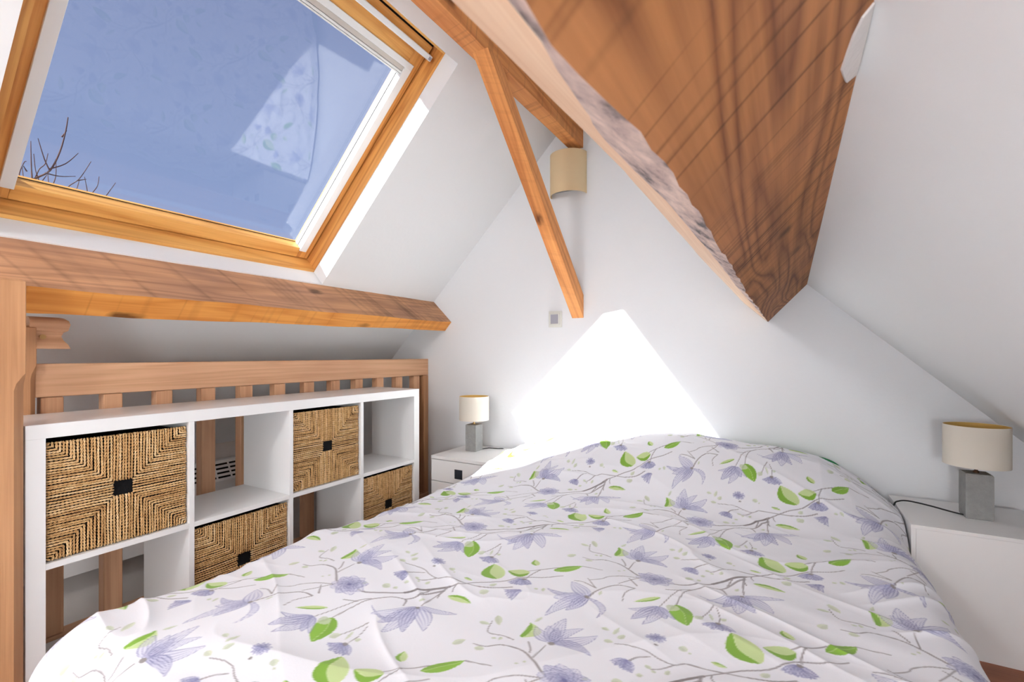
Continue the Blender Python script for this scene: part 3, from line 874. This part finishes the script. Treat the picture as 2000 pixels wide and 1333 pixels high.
# --- floral print, painted as a repeating tile of measured motifs (metres), then stored per vertex
TW, TH = 0.565, 0.452
PX = 1500
IW, IH = int(TW * PX), int(TH * PX)
BASE = np.array([238, 239, 245]) / 255.0
IMG = np.ones((IH, IW, 3)) * BASE
PRINT = [
('B',[(0.0774,0.2401),(0.1044,0.243),(0.1258,0.2619),(0.1564,0.2677),(0.1786,0.2644),(0.2063,0.2481),(0.2307,0.2318),(0.2457,0.2265)],0.0012,0.004,0),
('B',[(0.1987,0.2567),(0.1967,0.2807),(0.1961,0.307)],0.002,0.0015,0),
('B',[(0.1847,0.2686),(0.1796,0.28),(0.1626,0.2995)],0.0022,0.0022,0),
('B',[(0.2457,0.2265),(0.2373,0.2145),(0.2042,0.1975),(0.1795,0.1741),(0.1718,0.1567),(0.1494,0.1322)],0.002,0.0012,0),
('B',[(0.2428,0.2183),(0.2234,0.1779),(0.2122,0.1572)],0.0018,0.001,0),
('B',[(0.3064,0.2358),(0.3304,0.2411),(0.3683,0.2732),(0.3929,0.2976),(0.4246,0.3451),(0.4532,0.3806),(0.4984,0.4283),(0.5408,0.4611),(0.5749,0.5086),(0.6203,0.5368),(0.6525,0.5679)],0.0035,0.0018,0),
('B',[(0.3929,0.2976),(0.4246,0.3451),(0.4532,0.3806)],0.005,0.005,1),
('B',[(0.2955,0.3862),(0.3214,0.3963),(0.3511,0.3997),(0.3763,0.3913),(0.4037,0.3892),(0.4205,0.4044),(0.4538,0.4071),(0.4855,0.4112),(0.516,0.415),(0.5517,0.4292),(0.5816,0.4546)],0.0012,0.0028,0),
('B',[(0.3738,0.3547),(0.3878,0.3661),(0.4037,0.3892)],0.001,0.002,0),
('B',[(0.3356,0.354),(0.3438,0.3723),(0.3623,0.3889)],0.003,0.0012,0),
('B',[(0.4504,0.3787),(0.4538,0.3504),(0.4615,0.3311)],0.004,0.002,0),
('B',[(0.428,0.3444),(0.4261,0.3222),(0.4245,0.3053)],0.003,0.002,0),
('B',[(0.4638,0.3912),(0.4661,0.3802),(0.4724,0.3693)],0.002,0.0015,0),
('B',[(0.4532,0.8137),(0.4555,0.7763),(0.4632,0.7329)],0.003,0.0022,0),
('B',[(0.4137,0.7315),(0.4239,0.748),(0.4374,0.7861),(0.4532,0.8137)],0.002,0.005,0),
('B',[(0.4308,0.7103),(0.4211,0.7275),(0.4137,0.7315)],0.002,0.004,0),
('B',[(0.3501,0.5925),(0.3496,0.6421),(0.3565,0.6764),(0.3852,0.7179),(0.4137,0.7315)],0.002,0.002,0),
('B',[(0.5662,0.5421),(0.5886,0.5653),(0.619,0.598),(0.6283,0.6007)],0.0012,0.003,0),
('B',[(0.6657,0.6424),(0.6871,0.6455),(0.717,0.6511)],0.002,0.001,0),
('B',[(0.5901,0.5664),(0.5841,0.5327),(0.5855,0.5091)],0.0022,0.0018,0),
('B',[(0.1818,0.5193),(0.1904,0.5605),(0.2135,0.6012),(0.2523,0.6098)],0.003,0.002,0),
('B',[(0.1212,0.5624),(0.1427,0.5677),(0.1786,0.5584)],0.0012,0.0025,0),
('B',[(0.1425,0.5904),(0.1786,0.5584)],0.001,0.002,0),
('B',[(0.3217,0.57),(0.3303,0.6228),(0.3398,0.6617),(0.359,0.6842)],0.001,0.0018,0),
('B',[(0.3121,0.6454),(0.3424,0.6605)],0.0015,0.0015,0),
('B',[(0.2224,0.6494),(0.2518,0.6248)],0.0015,0.003,0),
('B',[(0.4085,0.5675),(0.415,0.6015),(0.4196,0.6278)],0.001,0.0022,0),
('B',[(0.4273,0.6202),(0.4377,0.5927),(0.4429,0.5635)],0.0008,0.0012,0),
('B',[(0.6224,0.7771),(0.6405,0.739),(0.6746,0.7437),(0.6993,0.7424)],0.0008,0.002,0),
('B',[(0.2472,0.548),(0.2403,0.5775),(0.2523,0.6098)],0.0008,0.0015,0),
('P',0.1989,0.3248,0.2583,0.3952,0.03,-0.1,0),
('P',0.1989,0.3248,0.2764,0.3253,0.024,0.15,1),
('P',0.1989,0.3248,0.2244,0.4021,0.022,0.1,0),
('P',0.1989,0.3248,0.1439,0.355,0.026,0.1,0),
('P',0.1989,0.3248,0.1778,0.4163,0.03,0.05,0),
('P',0.1989,0.3248,0.1621,0.3723,0.024,0,0),
('P',0.1996,0.3274,0.1809,0.3763,0.02,0,1),
('C',0.2006,0.318,0.007),
('L',0.1422,0.3058,0.1273,0.362,0.034,-0.25,0),
('L',0.1321,0.37,0.1366,0.3949,0.009,0,2),
('R',0.2729,0.2363,0.047),
('M',0.3523,0.4482,0.02),
('C',0.3598,0.4251,0.004),
('F',0.3356,0.354,0.3081,0.333,0.3532,0.327,13),
('P',0.4616,0.723,0.3787,0.6681,0.01,0.45,1),
('P',0.4616,0.723,0.4003,0.6492,0.03,0.1,0),
('P',0.4616,0.723,0.4362,0.6367,0.026,0,1),
('P',0.4616,0.723,0.4665,0.6225,0.034,0,0),
('P',0.4616,0.723,0.4972,0.6489,0.03,-0.1,1),
('P',0.4616,0.723,0.5282,0.6755,0.032,0.1,0),
('P',0.4616,0.723,0.5417,0.7589,0.016,0,0),
('C',0.4616,0.723,0.005),
('L',0.351,0.5931,0.392,0.5213,0.046,0,1),
('L',0.3513,0.588,0.3438,0.562,0.03,0,2),
('L',0.4746,0.8036,0.5408,0.8061,0.022,0.05,0),
('F',0.4417,0.5582,0.4133,0.5383,0.4798,0.5413,17),
('C',0.4415,0.559,0.006),
('L',0.5258,0.4692,0.4708,0.5308,0.06,0.08,0),
('L',0.576,0.5372,0.5246,0.5176,0.04,0.12,0),
('L',0.5681,0.5823,0.5472,0.6096,0.022,0.05,0),
('L',0.6194,0.58,0.6657,0.6424,0.03,-0.05,1),
('L',0.4551,0.432,0.4823,0.4287,0.01,0,0),
('L',0.3126,0.606,0.2679,0.5613,0.014,0,0),
('F',0.5829,0.5022,0.5536,0.4701,0.6143,0.4898,21),
('C',0.5829,0.5022,0.006),
('P',0.1787,0.5126,0.0869,0.4957,0.02,0.15,1),
('P',0.1787,0.5126,0.1183,0.4693,0.03,0,0),
('P',0.1787,0.5126,0.1369,0.4026,0.026,-0.1,0),
('P',0.1787,0.5126,0.162,0.4455,0.024,0,1),
('P',0.1787,0.5126,0.1196,0.5548,0.034,0,0),
('P',0.1787,0.5126,0.2281,0.4563,0.014,0.3,0),
('C',0.1787,0.5126,0.006),
('P',0.3224,0.5679,0.2682,0.53,0.016,0.1,0),
('P',0.3224,0.5679,0.2862,0.4944,0.03,0,1),
('P',0.3224,0.5679,0.3128,0.4866,0.024,0.1,0),
('P',0.3224,0.5679,0.3483,0.5256,0.022,0,1),
('P',0.3224,0.5679,0.3649,0.5324,0.012,0,0),
('F',0.044,0.4512,0.0041,0.4306,0.0458,0.402,9),
('L',0.6007,0.7619,0.6262,0.7641,0.012,0,2),
('L',0.6201,0.7998,0.644,0.7714,0.016,0,2),
('L',0.6071,0.6736,0.6202,0.6964,0.018,0,2),
('L',0.6537,0.6839,0.6731,0.6866,0.014,0,2),
('L',0.2513,0.4299,0.2675,0.4277,0.012,0,2),
('L',0.2798,0.4188,0.2812,0.4463,0.01,0,2),
('L',0.2947,0.408,0.2991,0.4279,0.014,0,2),
('L',0.2736,0.3892,0.292,0.3897,0.014,0,2),
('L',0.0956,0.2733,0.1057,0.2762,0.008,0,2),
('L',0.1097,0.2873,0.1129,0.273,0.008,0,2),
('L',0.3317,0.2865,0.3521,0.2884,0.02,0,2),
('L',0.3571,0.298,0.3671,0.2944,0.012,0,2),
('L',0.2931,0.2627,0.302,0.2596,0.012,0,2),
('L',0.3628,0.3607,0.3752,0.3557,0.01,0,2),
('L',0.3831,0.3479,0.3776,0.354,0.008,0,2),
('L',0.4004,0.3534,0.4006,0.37,0.01,0,2),
('L',0.3594,0.3248,0.3697,0.3304,0.012,0,2),
('L',0.4001,0.5522,0.4092,0.5729,0.018,0,2),
('L',0.4435,0.5778,0.4513,0.5879,0.012,0,2),
('L',0.4186,0.594,0.4308,0.5643,0.007,0,2),
('L',0.5325,0.3935,0.5463,0.4119,0.022,0,2),
('L',0.5337,0.4305,0.5421,0.449,0.014,0,2),
('L',0.3982,0.4479,0.4117,0.4382,0.016,0,2),
('L',0.4141,0.4361,0.4209,0.4371,0.006,0,2),
('L',0.4444,0.7437,0.4484,0.7589,0.01,0,2),
('L',0.6272,0.4758,0.6367,0.4809,0.01,0,2),
('L',0.6435,0.4917,0.6515,0.4765,0.01,0,2),
('L',0.1825,0.223,0.1905,0.2269,0.006,0,2),
('L',0.1917,0.2379,0.1984,0.2357,0.007,0,2),
('L',0.1967,0.5354,0.1964,0.5528,0.007,0,2),
]
def region(x0, x1, y0, y1):
    i0, i1 = int(math.floor(x0 * PX)) - 2, int(math.ceil(x1 * PX)) + 2
    j0, j1 = int(math.floor(y0 * PX)) - 2, int(math.ceil(y1 * PX)) + 2
    ii = np.arange(i0, i1 + 1); jj = np.arange(j0, j1 + 1)
    X, Y = np.meshgrid((ii + 0.5) / PX, (jj + 0.5) / PX)
    return X, Y, np.ix_(jj % IH, ii % IW)
def put(idx, al, col):
    al = np.clip(al, 0, 1)[..., None]
    IMG[idx] = IMG[idx] * (1 - al) + np.asarray(col) * al
def C(r, g, b): return np.array([r, g, b]) / 255.0
LAV_L, LAV_M, LAV_D = C(226, 226, 238), C(174, 175, 207), C(112, 113, 158)
GR_D, GR_L, GR_P = C(122, 168, 52), C(196, 216, 150), C(206, 216, 190)
TW_C, TW_D = C(162, 157, 161), C(130, 124, 125)
def axis_coords(X, Y, bx_, by_, tx, ty, bend):
    L_ = math.hypot(tx - bx_, ty - by_)
    ux, uy = (tx - bx_) / L_, (ty - by_) / L_
    a = ((X - bx_) * ux + (Y - by_) * uy) / L_
    l = -(X - bx_) * uy + (Y - by_) * ux
    l = l - bend * L_ * 4 * a * (1 - a)
    return a, l, L_
def d_petal(bx_, by_, tx, ty, w, bend, k):
    m = w * 1.3 + abs(bend) * 0.12
    X, Y, idx = region(min(bx_, tx) - m, max(bx_, tx) + m, min(by_, ty) - m, max(by_, ty) + m)
    a, l, L_ = axis_coords(X, Y, bx_, by_, tx, ty, bend)
    ac = np.clip(a, 0, 1)
    h = w * 0.5 * (np.sin(np.pi * ac ** 0.72) ** 0.8 + 0.10 * (1 - ac)) + 1e-5
    r = l / h
    ins = np.clip((1 - np.abs(r)) * h * PX / 1.2, 0, 1) * (a > 0) * (a < 1)
    col = LAV_L * (1 - 0.45 * (1 - ac))[..., None] + LAV_M * (0.45 * (1 - ac))[..., None]
    if k == 1: col = 0.45 * col + 0.55 * LAV_M
    put(idx, ins * 0.55, col)
    st = 0.5 + 0.5 * np.cos(r * 12.5 + 1.3 * np.sin(ac * 5))
    st = st ** 3 * (0.3 + 0.7 * (1 - ac) ** 0.8)
    put(idx, ins * st * (0.95 if k == 1 else 0.8), LAV_D if k == 1 else 0.5 * (LAV_M + LAV_D))
    edge = np.exp(-((np.abs(r) - 1) * h * PX / 1.3) ** 2) * (a > 0) * (a < 1)
    put(idx, edge * 0.75, LAV_D * 0.7 + LAV_M * 0.3)
def d_leaf(bx_, by_, tx, ty, w, bend, k):
    m = w * 1.3 + abs(bend) * 0.12
    X, Y, idx = region(min(bx_, tx) - m, max(bx_, tx) + m, min(by_, ty) - m, max(by_, ty) + m)
    a, l, L_ = axis_coords(X, Y, bx_, by_, tx, ty, bend)
    ac = np.clip(a, 0, 1)
    h = w * 0.5 * np.sin(np.pi * ac ** 0.8) ** 0.75 + 1e-5
    r = l / h
    ins = np.clip((1 - np.abs(r)) * h * PX / 1.2, 0, 1) * (a > 0) * (a < 1)
    side = np.clip(0.5 + (r + 0.12 - 0.35 * np.sin(ac * np.pi)) * h * PX / 1.5, 0, 1)[..., None]
    if k == 2:
        put(idx, ins * 0.8, GR_P * side + (GR_P * 0.93) * (1 - side))
        return
    lo = GR_D if k == 0 else GR_D * 1.0
    hi = GR_L if k == 0 else GR_D * 1.08
    put(idx, ins * 0.95, hi * (1 - side) + lo * side)
    rib = np.exp(-((r + 0.12 - 0.35 * np.sin(ac * np.pi)) * h * PX / 1.2) ** 2) * (a > 0.05) * (a < 0.95)
    put(idx, rib * ins * 0.6, C(226, 236, 200))
def d_poly(pts, w0, w1, col, alpha=0.9):
    P = [Vector((p[0], p[1], 0)) for p in pts]
    P = spl(P, 5) if len(P) > 2 else P
    n = len(P)
    xs = [p.x for p in P]; ys = [p.y for p in P]
    X, Y, idx = region(min(xs) - 0.01, max(xs) + 0.01, min(ys) - 0.01, max(ys) + 0.01)
    best = np.full(X.shape, -9.0)
    for i in range(n - 1):
        dx, dy = xs[i + 1] - xs[i], ys[i + 1] - ys[i]
        q = dx * dx + dy * dy + 1e-12
        u = np.clip(((X - xs[i]) * dx + (Y - ys[i]) * dy) / q, 0, 1)
        d = np.hypot(X - xs[i] - u * dx, Y - ys[i] - u * dy)
        hw = 0.5 * (w0 + (w1 - w0) * (i + u) / (n - 1))
        best = np.maximum(best, (hw - d) * PX)
    put(idx, np.clip(best + 0.6, 0, 1) * alpha, col)
def d_dot(cx_, cy_, r, col, alpha=0.9):
    X, Y, idx = region(cx_ - r * 1.4, cx_ + r * 1.4, cy_ - r * 1.4, cy_ + r * 1.4)
    d = np.hypot((X - cx_), (Y - cy_) * 1.15)
    put(idx, np.clip((r - d) * PX, 0, 1) * alpha, col)
rp = random.Random(5)
ORDER = {'B': 0, 'L': 1, 'P': 2, 'F': 2, 'R': 2, 'M': 2, 'C': 3}
for it in sorted(PRINT, key=lambda q: ORDER[q[0]]):
    k = it[0]
    if k == 'B':
        wm = 1.45
        d_poly(it[1], max(0.0017, it[2] * wm), max(0.0017, it[3] * wm), TW_D if it[4] else TW_C)
        d_poly([(p[0] + 0.0006, p[1] - 0.0008) for p in it[1]], max(0.0010, it[2] * 0.4), max(0.0010, it[3] * 0.4), TW_D, 0.7)
    elif k == 'L': d_leaf(*it[1:])
    elif k == 'P': d_petal(*it[1:])
    elif k == 'C': d_dot(it[1], it[2], it[3], C(140, 134, 132))
    elif k == 'F':
        cx_, cy_, ax_, ay_, bx2, by2, n = it[1:]
        a0 = math.atan2(ay_ - cy_, ax_ - cx_); a1 = math.atan2(by2 - cy_, bx2 - cx_)
        l0 = math.hypot(ax_ - cx_, ay_ - cy_); l1 = math.hypot(bx2 - cx_, by2 - cy_)
        da = (a1 - a0 + math.pi) % (2 * math.pi) - math.pi
        if abs(da) > 3.0 or da < 0: da = da % (2 * math.pi)
        if da > 3.6: da -= 2 * math.pi
        for i in range(n):
            f = i / (n - 1)
            a = a0 + da * f + rp.uniform(-0.06, 0.06)
            l = (l0 + (l1 - l0) * f) * rp.uniform(0.85, 1.0) * (1 - 0.12 * math.sin(f * math.pi))
            d_petal(cx_, cy_, cx_ + l * math.cos(a), cy_ + l * math.sin(a), 0.0085, rp.uniform(-0.1, 0.1), 1 if i % 3 == 0 else 0)
    elif k in 'RM':
        cx_, cy_, r = it[1:]
        rings = [(1.0, 9), (0.72, 8), (0.45, 7)] if k == 'R' else [(1.0, 13), (0.6, 9)]
        for rr, n in rings:
            for i in range(n):
                a = 2 * math.pi * (i + 0.5 * (rr < 0.9)) / n + rp.uniform(-0.1, 0.1)
                d_petal(cx_, cy_, cx_ + r * rr * math.cos(a), cy_ + r * rr * 0.85 * math.sin(a), r * rr * (0.75 if k == 'R' else 0.3), 0, 1 if (i % 3 == 1 or rr < 0.5) else 0)
        d_dot(cx_, cy_, r * 0.12, LAV_D)

def sample_print(u, v):
    fx = (u % TW) * PX - 0.5; fy = (v % TH) * PX - 0.5
    i0 = np.floor(fx).astype(int); j0 = np.floor(fy).astype(int)
    a = (fx - i0)[..., None]; b_ = (fy - j0)[..., None]
    g = lambda j, i: IMG[j % IH, i % IW]
    return (g(j0, i0) * (1 - a) + g(j0, i0 + 1) * a) * (1 - b_) + (g(j0 + 1, i0) * (1 - a) + g(j0 + 1, i0 + 1) * a) * b_

def vnoise(x, y, seed):
    r = np.random.default_rng(seed).random((64, 64))
    xi = np.floor(x).astype(int); yi = np.floor(y).astype(int)
    fx = x - xi; fy = y - yi
    fx = fx * fx * (3 - 2 * fx); fy = fy * fy * (3 - 2 * fy)
    g = lambda i, j: r[i % 64, j % 64]
    return (g(xi, yi) * (1 - fx) + g(xi + 1, yi) * fx) * (1 - fy) + (g(xi, yi + 1) * (1 - fx) + g(xi + 1, yi + 1) * fx) * fy
def ridge(x, y, seed, p=3.0):
    n = vnoise(x, y, seed)
    return (1 - np.abs(2 * n - 1)) ** p
def sstep(x, a, b_):
    t_ = np.clip((x - a) / (b_ - a), 0, 1)
    return t_ * t_ * (3 - 2 * t_)

# --- duvet: one draped cloth surface
DXL, DXR, DYF, RAD = -1.20, 0.255, 0.42, 0.085
sx_ = np.arange(-1.56, 0.60, 0.0026)
ty_ = [0.06]
while ty_[-1] < 2.285: ty_.append(ty_[-1] + np.interp(ty_[-1], [0.3, 0.8, 2.2], [0.0022, 0.0022, 0.0034]))
ty_ = np.array(ty_)
SG, TG = np.meshgrid(sx_, ty_)
def drop(e, rad, lean):
    e = np.maximum(e, 0)
    q = rad * math.pi / 2
    c = np.minimum(e, q)
    dx = rad * np.sin(c / rad) + np.maximum(e - q, 0) * lean
    dz = rad * (1 - np.cos(c / rad)) + np.maximum(e - q, 0) * 0.97
    return dx, dz
xl, zl = drop(DXL - SG, RAD, 0.16)
xr, zr = drop(SG - DXR, RAD, 0.20)
yf, zf = drop(DYF - TG, 0.10, 0.10)
XX = np.clip(SG, DXL, DXR) - xl + xr
YY = np.maximum(TG, DYF) - yf
hump_x = np.interp(XX, [-1.40, -1.27, -1.15, -1.02, -0.86, -0.69, -0.43, -0.24, 0.0, 0.12, 0.20, 0.28, 0.36], [0.02, 0.05, 0.085, 0.125, 0.165, 0.190, 0.195, 0.182, 0.168, 0.155, 0.125, 0.075, 0.03])
gy = sstep(TG, 1.66, 2.12) * (1 - 0.30 * sstep(TG, 2.18, 2.30))
ZZ = 0.352 + 0.022 * np.clip(1 - ((XX + 0.47) / 0.8) ** 2, 0, 1) + hump_x * gy
fade = np.exp(-(zl + zr + zf) / 0.12)
ca, sa = math.cos(-0.25), math.sin(-0.25)
U1 = XX * ca - YY * sa; V1 = XX * sa + YY * ca
wq = vnoise(XX * 2.2 + 5, YY * 2.2, 21) - 0.5
ZZ = ZZ + 0.012 * (vnoise(XX * 3.1, YY * 3.1, 1) - 0.5) * 2
amp = sstep(vnoise(XX * 2.6 + 3, YY * 2.6 + 1, 31), 0.35, 0.75)
ZZ = ZZ + 0.021 * ridge(U1 * 1.3 + 2 + wq, V1 * 5.0 + wq * 2.5, 2, 2.2) * (0.25 + 0.75 * sstep(-XX, 0.1, 0.9)) * (0.3 + 0.7 * amp)
ZZ = ZZ + 0.010 * ridge(U1 * 2.0 + 9 + wq, V1 * 13.0 + wq * 4, 3, 2.5) * amp
ca, sa = math.cos(0.5), math.sin(0.5)
U2 = XX * ca - YY * sa; V2 = XX * sa + YY * ca
ZZ = ZZ + 0.0065 * ridge(U2 * 2.0 + wq * 2, V2 * 14.0 + 3, 4, 3) * (1 - amp)
ZZ = ZZ + 0.0005 * (vnoise(XX * 25, YY * 45, 6) - 0.5)
# folds of the hanging sides
ZZ = ZZ - zl - zr - zf
XX = XX - (zl > 0.04) * 0.012 * np.sin(TG * 22 + 2 * wq) * sstep(zl, 0.04, 0.2) + (zr > 0.04) * 0.010 * np.sin(TG * 19 + 1) * sstep(zr, 0.05, 0.22)
# corner pushed out over the edge of the right nightstand
XX = XX + 0.045 * np.exp(-((TG - 2.02) / 0.09) ** 2) * sstep(SG, 0.22, 0.36)
# the sides stop against the nightstands
kl = sstep(YY, 1.86, 1.93); kr = sstep(YY, 1.82, 1.89)
XX = np.where(XX < -1.25, XX * (1 - kl) + np.maximum(XX, -1.25 + 0.004 * (XX + 1.25)) * kl, XX)
XX = np.where(XX > 0.347, XX * (1 - kr) + np.minimum(XX, 0.347) * kr, XX)
ZZ = np.maximum(ZZ, 0.012 + 0.004 * vnoise(XX * 20, YY * 20, 8))
ny, nx = SG.shape
nv = nx * ny
me = bpy.data.meshes.new('duvet')
me.vertices.add(nv)
dloc = Vector((-0.47, 1.3, 0.0))
co = np.empty((nv, 3), dtype=np.float32)
co[:, 0] = (XX - dloc.x).ravel(); co[:, 1] = (YY - dloc.y).ravel(); co[:, 2] = ZZ.ravel()
me.vertices.foreach_set('co', co.ravel())
idx = np.arange(nv).reshape(ny, nx)
quads = np.stack([idx[:-1, :-1], idx[:-1, 1:], idx[1:, 1:], idx[1:, :-1]], axis=-1).reshape(-1, 4)
nq = len(quads)
me.loops.add(nq * 4); me.polygons.add(nq)
me.loops.foreach_set('vertex_index', quads.ravel().astype(np.int32))
me.polygons.foreach_set('loop_start', (np.arange(nq) * 4).astype(np.int32))
me.polygons.foreach_set('use_smooth', np.ones(nq, dtype=bool))
me.update()
at = me.attributes.new('print_colour', 'FLOAT_COLOR', 'POINT')
r_ = 0.0885
pu = (SG + 0.6) * math.cos(r_) - (TG - 0.5) * math.sin(r_)
pv = (SG + 0.6) * math.sin(r_) + (TG - 0.5) * math.cos(r_)
pc = sample_print(pu + 0.006 * wq, pv + 0.006 * wq).reshape(-1, 3)
pc = np.where(pc <= 0.04045, pc / 12.92, ((pc + 0.055) / 1.055) ** 2.4)
ca_ = np.ones((nv, 4), dtype=np.float32); ca_[:, :3] = pc
at.data.foreach_set('color', ca_.ravel())
m, t_, b_ = newmat('floral_cotton_print')
an = t_.nodes.new('ShaderNodeAttribute'); an.attribute_name = 'print_colour'
t_.links.new(an.outputs['Color'], b_.inputs['Base Color'])
b_.inputs['Roughness'].default_value = 0.85
b_.inputs['Specular IOR Level'].default_value = 0.15
b_.inputs['Sheen Weight'].default_value = 0.15
nz = t_.nodes.new('ShaderNodeTexNoise'); nz.inputs['Scale'].default_value = 260
tc = t_.nodes.new('ShaderNodeTexCoord'); bp = t_.nodes.new('ShaderNodeBump')
bp.inputs['Strength'].default_value = 0.08; bp.inputs['Distance'].default_value = 0.002
t_.links.new(tc.outputs['Object'], nz.inputs['Vector']); t_.links.new(nz.outputs['Fac'], bp.inputs['Height']); t_.links.new(bp.outputs[0], b_.inputs['Normal'])
dv = link('duvet', me, m)
dv.location = dloc
tag(dv, 'white duvet printed with lavender flowers, green leaves and grey twigs, spread over the bed', 'duvet')

# --- pillow under the duvet, its green edge peeping out at the head
V, F = [], []
pc_ = Vector((-0.02, 2.225, 0.42)); NU, NV = 40, 24
for j in range(NV + 1):
    ph = -math.pi / 2 + math.pi * j / NV
    for i in range(NU):
        th = 2 * math.pi * i / NU
        e = lambda v, k: math.copysign(abs(v) ** k, v)
        V.append((pc_.x + 0.232 * e(math.cos(ph), 0.6) * e(math.cos(th), 0.45), pc_.y + 0.095 * e(math.cos(ph), 0.6) * e(math.sin(th), 0.45), pc_.z + 0.090 * e(math.sin(ph), 0.6)))
for j in range(NV):
    for i in range(NU):
        F.append((j * NU + i, j * NU + (i + 1) % NU, (j + 1) * NU + (i + 1) % NU, (j + 1) * NU + i))
pw_ = mesh('pillow', V, F, M_GREEN, None, smooth=True)
tag(pw_, 'green pillow edge peeping out behind the duvet at the head of the bed', 'pillow')
